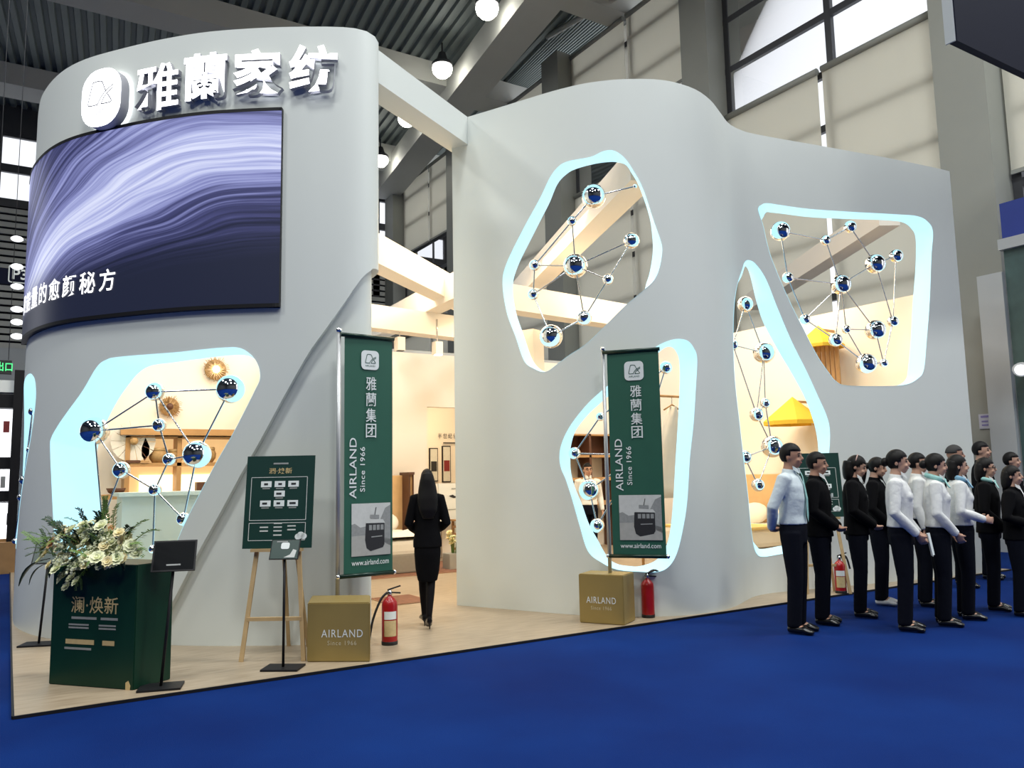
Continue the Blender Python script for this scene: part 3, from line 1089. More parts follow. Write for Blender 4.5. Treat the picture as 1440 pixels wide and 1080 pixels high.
# LED screen, wrapping the left curve
st = [LW.hit(x, y, .05) for x, y in ((398, 155), (391, 427))]
S1 = (st[0][0] + st[1][0]) / 2
ZT, ZB = st[0][1], st[1][1]
S0 = s_at_y(LW, 10.9)
scr = thing('led_screen', 'curved video screen showing flowing pale blue silk lines over navy', 'screen', LW.at((S0 + S1) / 2, ZB, 0))
NU, NV = 60, 2
vs, uvs = [], []
for j in range(NV + 1):
    for i in range(NU + 1):
        u, v = i / NU, j / NV
        vs.append(LW.at(S0 + (S1 - S0) * u, ZB + (ZT - ZB) * v, .05))
        uvs.append((u, v))
fs = [(j * (NU + 1) + i, j * (NU + 1) + i + 1, (j + 1) * (NU + 1) + i + 1, (j + 1) * (NU + 1) + i) for j in range(NV) for i in range(NU)]
me = bpy.data.meshes.new('display')
me.from_pydata([tuple(v) for v in vs], [], fs)
me.update()
ul = me.uv_layers.new(name='UVMap')
for l in me.loops:
    ul.data[l.index].uv = uvs[l.vertex_index]
for p in me.polygons:
    p.use_smooth = True
link('display', me, scr, screen_pic)
for za, zb in ((ZT - .005, ZT + .03), (ZB - .03, ZB + .005)):
    MB().rings([[LW.at(S0 + (S1 - S0) * i / NU, za, .055) for i in range(NU + 1)], [LW.at(S0 + (S1 - S0) * i / NU, zb, .055) for i in range(NU + 1)]], cap=False).build('bezel', black_metal, scr)
rim = [LW.at(S0 + (S1 - S0) * i / NU, ZT + .03, .055) for i in range(NU + 1)]
MB().rings([rim, [LW.at(S0 + (S1 - S0) * i / NU, ZT + .03, -.01) for i in range(NU + 1)]], cap=False).build('top_cover', black_metal, scr)
MB().rings([[LW.at(S0 + (S1 - S0) * i / NU, ZB - .03, .055) for i in range(NU + 1)], [LW.at(S0 + (S1 - S0) * i / NU, ZB - .03, -.01) for i in range(NU + 1)]], cap=False).build('bottom_cover', black_metal, scr)
MB().add([LW.at(S1, ZB - .03, -.01), LW.at(S1, ZB - .03, .055), LW.at(S1, ZT + .03, .055), LW.at(S1, ZT + .03, -.01)], [(0, 1, 2, 3)]).build('side_cover', black_metal, scr)
caption = '聚能量的愈颜秘方'
sc7, zc7 = LW.hit(150, 393.5, .06)
vsx = [(sc7 - (7 - k_) * .262, zc7) for k_ in range(8)]
capm = MB()
cap_white = mat('caption_white', (1, 1, 1), emit=(1, 1, 1), es=.95, noise=0)
for ch, (cs, czz) in zip(caption, vsx):
    v_, f_, a0, a1, b0, b1 = text_raw(ch, 0, .012)
    k_ = .225 / (b1 - b0)
    capm.add([LW.at(cs + (v.x - (a0 + a1) / 2) * k_ * .95, czz + (v.y - (b0 + b1) / 2) * k_, .056) for v in v_], f_)
capm.build('caption', cap_white, scr)

# ================================================================== MOLECULE SCULPTURES


def on_wall(w, off):
    return lambda x, y: w.at(*w.hit(x, y, off), off)


sculpture('chrome ball and rod sculpture in the left opening beside the flower counter',
          [(133, 606, 19.5), (324, 547, 20), (218, 551, 13), (224, 598, 9.5), (277, 639, 19.5), (238, 646, 9), (171, 661, 12), (218, 689, 9), (258, 730, 9.5), (144, 733, 10), (215, 772, 6)],
          [(0, 2), (2, 1), (0, 3), (2, 3), (2, 4), (1, 4), (3, 5), (5, 4), (5, 7), (0, 6), (6, 7), (6, 9), (7, 8), (4, 8), (0, 9), (7, 10)], on_wall(LW, -.10))
sculpture('chrome ball and rod sculpture in the tall upper opening left of the wall bend',
          [(835, 276, 17), (804.5, 311, 7), (888, 338.6, 11), (752, 373, 8), (809, 374, 17), (855, 393, 7.5), (750, 414, 8), (821.5, 447, 11), (775, 473, 16.5), (893, 262, 3)],
          [(0, 1), (1, 4), (1, 3), (3, 4), (3, 6), (6, 4), (4, 2), (4, 5), (2, 5), (5, 7), (4, 7), (6, 8), (8, 7), (0, 9)], on_wall(RW, -.20))
sculpture('chrome ball and rod sculpture in the opening behind the right green banner',
          [(808, 637.5, 8.5), (829, 689, 15), (840, 739, 10), (844, 586, 6), (936, 517, 9), (898, 640, 9)],
          [(0, 3), (0, 1), (1, 2), (3, 4), (0, 5), (5, 4), (5, 2), (1, 5)], on_wall(RW, -.20))
sculpture('largest chrome ball and rod sculpture, in the upper right opening',
          [(1097.5, 325, 13.5), (1161, 338, 7), (1195.5, 319, 8.5), (1231, 371, 13.7), (1260, 360, 9.3), (1108, 390.5, 7.8), (1182.5, 400, 14), (1132, 449, 7.3), (1175, 478, 9.6), (1190, 463, 6.2), (1231, 464, 14), (1255.6, 452, 7.8), (1218, 511, 14.3), (1242.6, 510.5, 6)],
          [(0, 1), (1, 2), (2, 3), (3, 4), (0, 5), (5, 6), (1, 6), (3, 6), (5, 7), (7, 6), (7, 8), (6, 8), (6, 9), (6, 10), (9, 10), (8, 12), (9, 12), (3, 11), (4, 11), (10, 13), (11, 13), (12, 13)], on_wall(RW, -.12))
sculpture('chrome ball and rod sculpture in the narrow slanted opening left of the crowd',
          [(1048, 428, 11), (1030.7, 485, 7.5), (1074, 496, 15), (1076, 567, 7.3), (1064, 583, 10), (1086, 628, 15.5), (1047, 643, 10), (1066, 682, 9.3)],
          [(0, 1), (0, 2), (1, 2), (2, 3), (2, 4), (1, 4), (4, 5), (3, 5), (5, 7), (6, 7), (3, 4), (5, 6)], lambda x, y: onY(x, y, 7.35))


def onleft(x, y):
    d = ray(x, y)
    Y = 10.75
    return Vector((0.15 + (x - 30) * .006, Y + (40 - x) * .03, CAM_H + d.z * Y / d.y))


sculpture('chrome ball and rod sculpture in the narrow opening at the far left edge',
          [(38, 578, 5.5), (36, 632, 4), (30, 675, 6), (27, 700, 5), (21, 765, 4)], [(0, 1), (1, 2), (2, 3), (3, 4), (0, 2)], onleft)

# ================================================================== BANNERS, BOXES, EXTINGUISHERS
BOXES = []


def lettered_box(pts, h, label, face):
    """pts: 4 plan corners ccw seen from above, front edge first"""
    c = sum((Vector(p).to_3d() for p in pts), Vector()) / 4
    t = thing('plinth_box', label, 'box', (c.x, c.y, .02), 'brass lettered boxes holding the banners')
    q = [Vector((p[0], p[1], .02)) for p in pts]
    o = MB().hexa(q + [v + Vector((0, 0, h)) for v in q]).build('box_body', bronze_board, t)
    bm = bmesh.new()
    bm.from_mesh(o.data)
    bmesh.ops.bevel(bm, geom=bm.edges[:], offset=.008, segments=2, affect='EDGES')
    bm.to_mesh(o.data)
    bm.free()
    a, b = q[0], q[1]
    ax = (b - a).normalized()
    mid = (a + b) / 2 + Vector((0, 0, h * .48))
    text_part('lettering', 'AIRLAND', mid + ax * face[0], ax, (0, 0, 1), (b - a).length * .66, h * .13, print_white, t, .002, 0, 1.15)
    text_part('lettering', 'Since 1966', mid + ax * face[0] - Vector((0, 0, h * .16)), ax, (0, 0, 1), (b - a).length * .46, h * .075, mat('print_gold_pale', (.62, .55, .36), .5, noise=0), t, .002, 0, 1.2)
    return t


lettered_box([(2.17, 6.77), (2.60, 6.46), (2.77, 6.87), (2.34, 7.18)], .48, 'square brass coloured box under the left green banner, beside the easel', (0.03,))
lettered_box([(5.03, 6.83), (5.28, 6.42), (5.56, 6.58), (5.31, 6.99)], .49, 'square brass coloured box under the right green banner by the wavy wall', (0.0,))


def green_banner(pole, px_edge, depth_ratio, ytop, ybot, label, top_ext=.06):
    P = Vector((pole[0], pole[1], .5))
    zt, zb = zat(ytop, *pole), zat(ybot, *pole)
    d = ray(px_edge, (ytop + ybot) / 2)
    dep = (P - CC).dot(CF) * depth_ratio
    Q = CC + d * (dep / d.dot(CF))
    A = Vector((P.x, P.y, 0))
    ax = (Vector((Q.x, Q.y, 0)) - A)
    w = ax.length
    ax.normalize()
    up = Vector((0, 0, 1))
    n = ax.cross(up)
    off = A + n * .03 + ax * .045
    w -= .03
    h = zt - zb
    t = thing('banner_stand', label, 'banner', (pole[0], pole[1], .5))
    MB().tube([A + up * .50, A + up * (zt + .02)], .020, 14).build('pole', mat('pole_grey', (.50, .51, .52), .38, .5, noise=0), t)
    MB().ell(A + up * (zt + .03), (.03, .03, .03)).build('pole_cap', chrome, t)
    tb = MB().tube([A + n * .03 - ax * .0 + up * (zt - .012), A + n * .03 + ax * (w + top_ext) + up * (zt - .012)], .02, 10)
    tb.build('top_rail', mat('rail_green', (.008, .03, .02), .3, .3), t)
    tb = MB().tube([A + n * .03 + up * (zb + .012), A + n * .03 + ax * (w + top_ext) + up * (zb + .012)], .02, 10)
    tb.build('bottom_rail', MATS['rail_green'], t)
    for e in (A + n * .03 + ax * (w + top_ext) + up * (zb + .012), A + n * .03 - ax * .01 + up * (zb + .012)):
        MB().ell(e, (.022, .022, .022), 10, 6).build('rail_cap', chrome, t)
    # cloth with a slight belly
    rows, cols = 16, 6
    vs = []
    for j in range(rows + 1):
        for i in range(cols + 1):
            u, v = i / cols, j / rows
            vs.append(off + ax * (w * u) + up * (zb + .02 + (h - .04) * v) + n * (-.004 + .003 * math.sin(v * 5 + u * 4)))
    fs = [(j * (cols + 1) + i, j * (cols + 1) + i + 1, (j + 1) * (cols + 1) + i + 1, (j + 1) * (cols + 1) + i) for j in range(rows) for i in range(cols)]
    MB().add(vs, fs, True).build('cloth', banner_green, t)

    def at(u, v):
        return off + ax * (w * u) + up * (zt - h * v)
    s = w * .37
    lg = MB().prism(rrect(s, s, s * .22, 5), at(.52, .105) + n * .004, ax, up, .002).build('emblem_patch', print_white, t)
    emblem(at(.52, .105) + n * .004, ax, up, s * .9, banner_green, lg, .035, .002)
    for ch, v in zip('雅蘭集团', (.205, .272, .339, .404)):
        text_part('lettering', ch, at(.54, v), ax, up, w * .215, h * .058, print_white, t, .005, .006)
    text_part('lettering', 'AIRLAND', at(.17, .56), up, -ax, h * .25, w * .14, print_white, t, .005, .004)
    text_part('lettering', 'Since 1966', at(.365, .565), up, -ax, h * .185, w * .10, print_white, t, .005, .008, 1.1)
    text_part('lettering', 'www.airland.com', at(.53, .945), ax, up, w * .76, h * .022, print_white, t, .005, .006)
    # printed photograph of an old tram
    pw, ph = w * .80, h * .213
    pc = at(.545, .812)
    pr = rect_part('printed_photo', pc, ax, up, pw, ph, print_pale, t, .005)

    def patch(nm, poly, m, dep):
        MB().prism([(x * pw, y * ph) for x, y in poly], pc + n * dep, ax, up, .0006).build(nm, m, pr)
    patch('printed_street', [(-.5, -.5), (.5, -.5), (.5, -.22), (.1, -.1), (-.5, -.12)], mat('print_mid', (.42, .42, .39), .6, noise=.15, scale=20), .0065)
    patch('printed_building', [(.18, -.2), (.5, -.34), (.5, .46), (.36, .40), (.22, .16)], print_grey, .0065)
    patch('printed_building', [(-.5, -.12), (-.12, -.10), (-.12, .06), (-.28, .04), (-.42, .12), (-.5, .10)], print_grey, .0066)
    patch('printed_tram', [(-.12, -.36), (-.02, -.42), (.30, -.36), (.34, -.30), (.34, .10), (.26, .15), (-.06, .17), (-.14, .11), (-.16, -.2)], print_dark, .0075)
    patch('printed_tram_roof', [(-.15, .12), (.36, .11), (.30, .18), (-.08, .20)], print_pale, .0080)
    for x in (-.06, .04, .14, .24):
        patch('printed_tram_window', [(x, -.02), (x + .075, -.02), (x + .075, .08), (x, .08)], print_grey, .0082)
    patch('printed_tram_sign', [(-.03, .20), (.2, .19), (.2, .27), (-.03, .28)], print_grey, .0080)
    patch('printed_tram_bar', [(.0, -.16), (.28, -.15), (.28, -.13), (.0, -.14)], print_grey, .0082)
    patch('printed_tram_pole', [(.08, .27), (.095, .27), (.13, .42), (.115, .42)], print_dark, .0082)
    return t


green_banner((2.535, 7.06), 548, 1.062, 469, 813, 'green hanging banner on a chrome pole left of the entrance')
green_banner((5.335, 6.69), 930, 0.995, 495, 783, 'green hanging banner on a chrome pole in front of the lower opening')


def extinguisher(x, y, h, label, hose_pts, cream=True, r=None):
    t = thing('fire_extinguisher', label, 'fire extinguisher', (x, y, .02))
    r = r or h * .145
    b = Vector((x, y, .02))
    MB().lathe(b, [(r * .7, 0), (r * .97, .01), (r, .03), (r, h * .70), (r * .93, h * .76), (r * .6, h * .82), (r * .3, h * .85), (r * .28, h * .88)], 24).build('cylinder', red_paint, t)
    MB().lathe(b, [(r * 1.01, .0), (r * 1.03, .012), (r * 1.03, .03), (r * .99, .034)], 24, cap=False).build('base_ring', rubber, t)
    MB().lathe(b + Vector((0, 0, h * .87)), [(r * .3, 0), (r * .32, .03), (r * .2, .05)], 12).build('valve', rod_steel, t)
    d = Vector((.75, -.3, 0)).normalized()
    v = b + Vector((0, 0, h * .93))
    MB().beam(v - d * .02, v + d * .10 + Vector((0, 0, -.01)), .02, .012).beam(v - d * .02 + Vector((0, 0, .02)), v + d * .10 + Vector((0, 0, .055)), .02, .012).build('handle', rubber, t)
    MB().tube([tuple(q) for q in catmull([v - d * .02] + [Vector(p) for p in hose_pts], 6)], .011, 8).build('hose', rubber, t)
    if cream:
        cam_a = math.atan2(-y, -x)
        for z0, z1, m in ((.16, .44, label_cream), (.46, .60, print_white)):
            rg = []
            for z in (h * z0, h * z1):
                rg.append([b + Vector((math.cos(cam_a + a) * r * 1.015, math.sin(cam_a + a) * r * 1.015, z)) for a in np.linspace(-.75, 0.95, 9)])
            MB().rings(rg, cap=False).build('label', m, t)
    return t


e1 = gz(548, 906)
extinguisher(e1.x, e1.y, .50, 'red fire extinguisher with cream label standing left of the walking woman', [(e1.x - .08, e1.y + .02, .42), (e1.x - .15, e1.y + .03, .25), (e1.x - .19, e1.y + .03, .05)])
e2 = gz(912, 868)
extinguisher(e2.x, e2.y, .46, 'plain red fire extinguisher standing right of the right brass box', [(e2.x + .10, e2.y - .02, .50), (e2.x + .26, e2.y - .06, .36), (e2.x + .36, e2.y - .06, .13)], cream=False)
e3 = gz(1183, 834)
extinguisher(e3.x, e3.y, .46, 'red fire extinguisher half hidden behind the man in a black suit', [(e3.x + .1, e3.y - .02, .46), (e3.x + .2, e3.y, .3)], cream=True)

# ================================================================== EASELS, STANDS, COUNTER


def easel(fl, fr, topz, poster_px, label_e, label_p, detail=True):
    """three-legged wooden easel carrying a green notice board"""
    A, B = Vector((fl[0], fl[1], .02)), Vector((fr[0], fr[1], .02))
    ax = (B - A).normalized()
    nb = Vector((-ax.y, ax.x, 0))        # away from camera
    c = (A + B) / 2
    t = thing('easel', label_e, 'easel', (c.x, c.y, .02))
    tp = c + nb * .20 + Vector((0, 0, topz))
    hw = (B - A).length / 2
    legs = [(A, tp - ax * hw * .45), (B, tp + ax * hw * .45)]
    for a, b in legs:
        MB().beam(a, b, .035, .022, nb).build('leg', easel_wood, t)
    MB().beam(c + nb * (.62 if detail else .24) - ax * .05, tp + nb * .02 - ax * .03, .03, .022, nb).build('leg', easel_wood, t)
    MB().beam(c + nb * (.58 if detail else .22) + ax * .14, tp + nb * .02 + ax * .03, .03, .022, nb).build('leg', easel_wood, t)

    def lerp(z, k):
        a, b = legs[k]
        f = (z - a.z) / (b.z - a.z)
        return a + (b - a) * f
    l0, l1 = lerp(.36, 0), lerp(.36, 1)
    MB().beam(l0, l1, .03, .03).build('crossbar', easel_wood, t)
    zl = .93 if detail else .93
    l0, l1 = lerp(zl, 0) - ax * .04 - nb * .03, lerp(zl, 1) + ax * .04 - nb * .03
    MB().beam(l0, l1, .06, .025).build('ledge', easel_wood, t)
    # the board leans on the legs
    lean = (lerp(topz, 0) - lerp(zl, 0))
    lean = (lean - ax * lean.dot(ax)).normalized()
    bot = (l0 + l1) / 2 + Vector((0, 0, .014)) - nb * .0
    bw, bh = poster_px
    n = ax.cross(lean).normalized()
    b = thing('notice_board', label_p, 'notice board', bot)
    base = bot + lean * (bh / 2)
    MB().prism([(-bw / 2, -bh / 2), (bw / 2, -bh / 2), (bw / 2, bh / 2), (-bw / 2, bh / 2)], base + n * .008, ax, lean, .012).build('board', poster_green, b)

    def P(u, v):
        return base + ax * (u * bw) + lean * (v * bh) + n * .008
    text_part('lettering', '澜·焕新', P(0, .335), ax, lean, bw * .34, bh * .065, gold_print, b, .002, .01)
    rect_part('print_bar', P(0, .415), ax, lean, bw * .22, bh * .018, print_grey, b)
    for (u0, v0, u1, v1) in ((-.42, -.20, .40, .265), (-.42, -.415, .40, -.23)):
        fr_ = MB()
        for q in (((u0 + u1) / 2, v0, (u1 - u0), .006), ((u0 + u1) / 2, v1, (u1 - u0), .006)):
            fr_.prism([(-q[2] * bw / 2, -.0025), (q[2] * bw / 2, -.0025), (q[2] * bw / 2, .0025), (-q[2] * bw / 2, .0025)], P(q[0], q[1]) + n * .002, ax, lean, .001)
        for u in (u0, u1):
            fr_.prism([(-.0025, -(v1 - v0) * bh / 2), (.0025, -(v1 - v0) * bh / 2), (.0025, (v1 - v0) * bh / 2), (-.0025, (v1 - v0) * bh / 2)], P(u, (v0 + v1) / 2) + n * .002, ax, lean, .001)
        fr_.build('printed_frame', print_pale, b)
    for u, v in ((-.2, .19), (.0, .19), (.2, .19), (0, .085), (-.2, -.02), (0, -.02), (.2, -.02)):
        c_ = rect_part('printed_label', P(u, v), ax, lean, bw * .155, bh * .065, print_white, b, .002, .001)
        rect_part('printed_mark', P(u + random.uniform(-.01, .01), v), ax, lean, bw * random.uniform(.05, .1), bh * .022, print_dark, c_, .0035, .0005)
        rect_part('print_bar', P(u, v - .048), ax, lean, bw * .11, bh * .012, print_grey, b)
    for u, v in ((0, -.235), (-.2, -.275), (0, -.275), (.2, -.265), (-.2, -.315), (0, -.315), (.2, -.305), (0, -.36)):
        rect_part('print_bar', P(u, v), ax, lean, bw * .12, bh * .014, print_pale, b)
    cl = MB()
    for dx, dy, r_ in ((.30, -.38, .026), (.34, -.365, .03), (.38, -.375, .026)):
        cl.prism([(r_ * math.cos(a) * 1.1, r_ * math.sin(a)) for a in np.linspace(0, 2 * PI, 12, endpoint=False)], P(dx, dy) + n * .0025, ax, lean, .001)
    cl.build('printed_cloud', print_white, b)
    return t


easel((1.72, 7.12), (2.16, 6.83), 1.62, (.60, .80), 'pale wooden easel beside the left brass box', 'dark green notice board with white labels on the front easel')
q1 = gz(1196, 835)
easel((q1.x - .42, q1.y + .30), (q1.x, q1.y), 1.58, (.56, .80), 'pale wooden easel mostly hidden behind the crowd', 'green notice board showing between the heads of the crowd', False)


def plate_stand(base, top, w, h, tilt, yaw, label, lean_=(0, 0)):
    """thin pole on a flat base plate, carrying a tilted notice plate"""
    b = Vector((base[0], base[1], .02))
    t = thing('sign_stand', label, 'sign stand', b)
    ax = Vector((math.cos(yaw), math.sin(yaw), 0))
    nb = Vector((-ax.y, ax.x, 0))
    bevel_box('base_plate', b + Vector((0, 0, .008)), (.30, .22, .016), black_metal, t, yaw, .004)
    pt = b + Vector((lean_[0], lean_[1], top))
    MB().tube([b + Vector((0, 0, .016)), pt], .011, 10).build('pole', black_metal, t)
    up = (Vector((0, 0, 1)) * math.cos(tilt) + nb * math.sin(tilt)).normalized()
    n = ax.cross(up)
    c = pt + n * .014 + up * .05
    pl_ = MB().prism([(-w / 2, -h / 2), (w / 2, -h / 2), (w / 2, h / 2), (-w / 2, h / 2)], c + n * .004, ax, up, .010).build('plate', black_metal, t)
    return t, c + n * .004, ax, up, n, pl_


t_, c_, ax_, up_, n_, p_ = plate_stand((1.94, 6.66), .89, .24, .17, .45, -.62, 'small black sign stand in front of the easel')
rect_part('printed_face', c_, ax_, up_, .225, .158, poster_green, p_, .0015)
MB().prism(rrect(.07, .055, .015, 3), c_ + n_ * .003 + up_ * .03, ax_, up_, .001).build('printed_mark', print_white, p_)
MB().prism([(.0, -.07), (.09, -.07), (.10, -.01), (.07, .0), (.05, -.045)], c_ + n_ * .003, ax_, up_, .001).build('printed_mark', print_pale, p_)
rect_part('print_bar', c_ + up_ * .066 - ax_ * .03, ax_, up_, .09, .010, print_grey, p_, .003)
t_, c_, ax_, up_, n_, p_ = plate_stand((1.02, 6.60), .90, .31, .25, .5, -.30, 'black sign stand with tilted plate at the right corner of the counter', (.07, 0.02))
rect_part('printed_border', c_, ax_, up_, .285, .225, mat('print_black', (.008, .009, .010), .8, noise=0, spec=.1), p_, .0015)
rect_part('print_bar', c_ - up_ * .075, ax_, up_, .10, .012, print_grey, p_, .003)
t_, c_, ax_, up_, n_, p_ = plate_stand((.31, 9.05), .80, .28, .22, .5, -.4, 'black sign stand behind the flowers at the left wall', (.05, 0))
rect_part('printed_face', c_, ax_, up_, .26, .2, poster_green, p_, .0015)

# dark green reception pedestal
CA, CBp, CCp = gz(68, 962), gz(187, 971), gz(240, 955)
CD = CA + (CCp - CBp) + Vector((.06, .05, 0))
CH = .90
cnt = thing('reception_pedestal', 'glossy dark green pedestal with gold lettering at the platform corner', 'counter', ((CA + CCp) / 2))
q = [CA, CBp, CCp, CD]
o = MB().hexa(q + [v + Vector((0, 0, CH)) for v in q]).build('pedestal_body', dark_green, cnt)
bm = bmesh.new()
bm.from_mesh(o.data)
bmesh.ops.bevel(bm, geom=bm.edges[:], offset=.006, segments=2, affect='EDGES')
bm.to_mesh(o.data)
bm.free()
ax = (CBp - CA).normalized()
up = Vector((0, 0, 1))
W_ = (CBp - CA).length


def cp(u, v):
    return CA + ax * (W_ * u) + up * (CH * v)


text_part('lettering', '澜·焕新', cp(.52, .665), ax, up, W_ * .56, .125, gold_print, cnt, .003, .006)
for u, v, w, h in ((.56, .555, .30, .018), (.86, .555, .2, .018), (.5, .50, .24, .012), (.84, .50, .2, .012), (.5, .475, .24, .012), (.84, .475, .2, .012), (.52, .36, .34, .035), (.86, .36, .14, .035), (.5, .305, .32, .016)):
    rect_part('print_bar', cp(u - .16, v), ax, up, W_ * w, h, gold_print if h > .03 else print_grey, cnt, .003)
MB().prism([(-.02, -.03), (.02, -.035), (.025, .0), (.005, .035), (-.02, .02)], cp(.94, .035) + ax.cross(up) * .003, ax, up, .001).build('printed_flower', gold_print, cnt)

# flowers
fa = thing('flower_arrangement', 'large cascade of white cream and peach flowers on the dark green pedestal', 'flowers', (CA.x + .30, CA.y - .10, .02 + CH))
FB = Vector(fa.location)


def flower_mesh(m, petals=9, layers=3):
    mb = MB()
    for L in range(layers):
        for k in range(petals - L * 2):
            a = 2 * PI * k / (petals - L * 2) + L * .4
            tilt = .35 + L * .42
            R = Matrix.Rotation(a, 3, 'Z') @ Matrix.Rotation(-tilt, 3, 'Y')
            base = [(0, 0, 0), (.35, -.26, .05), (.8, -.30, .02), (1, 0, -.06), (.8, .30, .02), (.35, .26, .05)]
            sc = 1 - L * .22
            mb.add([R @ (Vector(q) * sc) for q in base], [(0, 1, 2), (0, 2, 3), (0, 3, 4), (0, 4, 5)], True)
    mb.ell((0, 0, .18), (.22, .22, .2), 8, 5)
    me = mb.mesh('flower')
    me.materials.append(m)
    return me


def spray_mesh(m, n=16, broad=False):
    mb = MB()
    pts = [Vector((t, 0, .25 * math.sin(t * 2.2))) for t in np.linspace(0, 1, 6)]
    mb.tube(pts, .012, 5)
    for k in range(n):
        t = .15 + .85 * k / n
        p = Vector((t, 0, .25 * math.sin(t * 2.2)))
        for sg in (-1, 1):
            L = .16 * (1.1 - t * .5) * (2 if broad else 1)
            d = Vector((.5, sg * .85, random.uniform(-.2, .3))).normalized() * L
            w = Vector((-.5 * sg, .3, 0)).normalized() * L * .2
            mb.add([p, p + d * .5 + w, p + d, p + d * .5 - w], [(0, 1, 2, 3)])
    me = mb.mesh('leaf_spray')
    me.materials.append(m)
    return me


def blade_mesh(m):
    mb = MB()
    n = 7
    L = []
    for i in range(n + 1):
        t = i / n
        w = .13 * math.sin(PI * min(1, t * .92 + .06)) ** .8
        z = .18 * math.sin(t * 2.6) - .25 * t * t
        L.append([Vector((t, -w, z)), Vector((t, 0, z - .02)), Vector((t, w, z))])
    mb.rings(L, cap=False)
    # rings() wraps around; harmless double face gives the blade its underside
    me = mb.mesh('leaf')
    me.materials.append(m)
    return me


def small_cluster(m):
    mb = MB()
    for k in range(26):
        a, t = random.uniform(0, 2 * PI), random.uniform(0, 1)
        r = .8 * math.sqrt(random.random())
        mb.ell((r * math.cos(a), r * math.sin(a), .55 * (1 - r * r) + random.uniform(-.1, .1)), (.16, .16, .14), 6, 4)
    me = mb.mesh('blossom_cluster')
    me.materials.append(m)
    return me


FM = [flower_mesh(petal_white), flower_mesh(petal_cream), flower_mesh(petal_peach)]
CLU = small_cluster(petal_white)
SP = [spray_mesh(leaf_green), spray_mesh(leaf_dark, 14, True)]
BLD = blade_mesh(leaf_dark)


def fpart(name, me, loc, sc, normal, roll=0.0, xdir=None):
    o = bpy.data.objects.new(name, me)
    COL.objects.link(o)
    o.parent = fa
    o.location = Vector(loc) - FB
    o.rotation_mode = 'QUATERNION'
    if xdir is not None:
        o.rotation_quaternion = Vector(xdir).to_track_quat('X', 'Z') @ Quaternion((1, 0, 0), roll)
    else:
        o.rotation_quaternion = Vector(normal).to_track_quat('Z', 'Y') @ Quaternion((0, 0, 1), roll)
    o.scale = (sc, sc, sc)
    return o


FP = Vector((CA.x + .22, CA.y - .18, .02 + CH))
fnn = Vector((ax.y, -ax.x, 0))       # towards the camera


def fpix(px, py, dd=0.0):
    """a point on the arrangement's dome seen at that pixel"""
    base = FP + fnn * dd
    return onplane(px, py, base, fnn)


big = [(75, 764, 2), (83, 772, 0), (88, 781, 0), (108, 764, 1), (121, 762, 0), (110, 779, 2), (137, 764, 1), (155, 747, 2), (168, 750, 1), (110, 793, 0), (96, 806, 0), (132, 773, 0), (147, 768, 1), (160, 770, 0),
       (170, 778, 0), (184, 768, 0), (101, 745, 0), (116, 748, 0), (128, 751, 0), (143, 740, 0), (150, 778, 0), (92, 793, 1), (122, 785, 0), (137, 785, 0), (66, 778, 1), (178, 757, 1), (192, 778, 0), (117, 738, 0), (60, 780, 0), (56, 789, 0), (70, 795, 1), (80, 801, 0), (88, 812, 0), (101, 813, 0), (152, 790, 1), (166, 786, 0), (94, 825, 0), (108, 818, 0)]
for i, (px, py, kd) in enumerate(big):
    p = fpix(px, py, .06 + .05 * math.sin(i * 1.7) + (.08 if py > 784 else 0))
    o = (p - FP)
    nrm = (fnn * .9 + Vector((0, 0, .6)) + ax * ((px - 125) / 110) + Vector((random.uniform(-.3, .3), random.uniform(-.3, .3), random.uniform(-.1, .4)))).normalized()
    fpart('flower', FM[kd], p, random.uniform(.044, .064), nrm, random.uniform(0, 6))
for px, py in ((90, 770), (126, 790), (104, 800), (150, 760), (140, 778), (175, 768), (86, 760), (115, 770), (163, 782), (98, 786), (188, 772), (130, 740), (146, 752)):
    p = fpix(px, py, random.uniform(.03, .10) + (.08 if py > 784 else 0))
    fpart('blossom_cluster', CLU, p, random.uniform(.05, .07), (fnn + Vector((0, 0, .7)) + ax * random.uniform(-.3, .3)), random.uniform(0, 6))
for px, py, dx, dz, L, kd in ((80, 775, -1, .1, .30, 0), (85, 782, -1, -.2, .28, 0), (75, 770, -1, .35, .24, 0), (180, 770, 1, -.1, .26, 0), (185, 765, 1, .15, .30, 0), (175, 775, 1, -.35, .22, 0), (150, 745, .3, 1, .26, 0), (143, 742, .1, 1, .24, 0),
                              (160, 748, .7, .8, .26, 0), (120, 750, -.3, .9, .2, 1), (100, 765, -.4, .5, .2, 1), (135, 770, .2, .6, .2, 1), (110, 785, -.2, -.8, .2, 1), (150, 775, .3, -.5, .2, 1), (125, 795, .0, -1, .2, 0), (95, 790, -.6, -.6, .22, 0), (165, 765, .5, .3, .2, 1), (90, 755, -.7, .6, .2, 1),
                              (140, 760, 0, .8, .22, 1), (115, 770, -.3, .4, .2, 1), (175, 760, .9, .4, .26, 0), (190, 775, 1, -.15, .2, 0), (70, 776, -1, -.1, .2, 0), (113, 800, .1, -1, .16, 0)):
    p = fpix(px, py, .03)
    fpart('leaf_spray', SP[kd], p, L, None, random.uniform(-.6, .6), ax * dx + Vector((0, 0, dz)) + fnn * random.uniform(.0, .5))
for px, py, ex, ey, L in ((70, 785, 24, 815, .3), (72, 790, 38, 816, .24), (78, 790, 68, 810, .2), (110, 760, 98, 740, .18), (140, 750, 130, 735, .2), (160, 780, 175, 795, .16), (95, 765, 92, 752, .16)):
    a_, b_ = fpix(px, py, .04), fpix(ex, ey, .12)
    fpart('leaf', BLD, a_, (b_ - a_).length * 1.05, None, 0, b_ - a_)
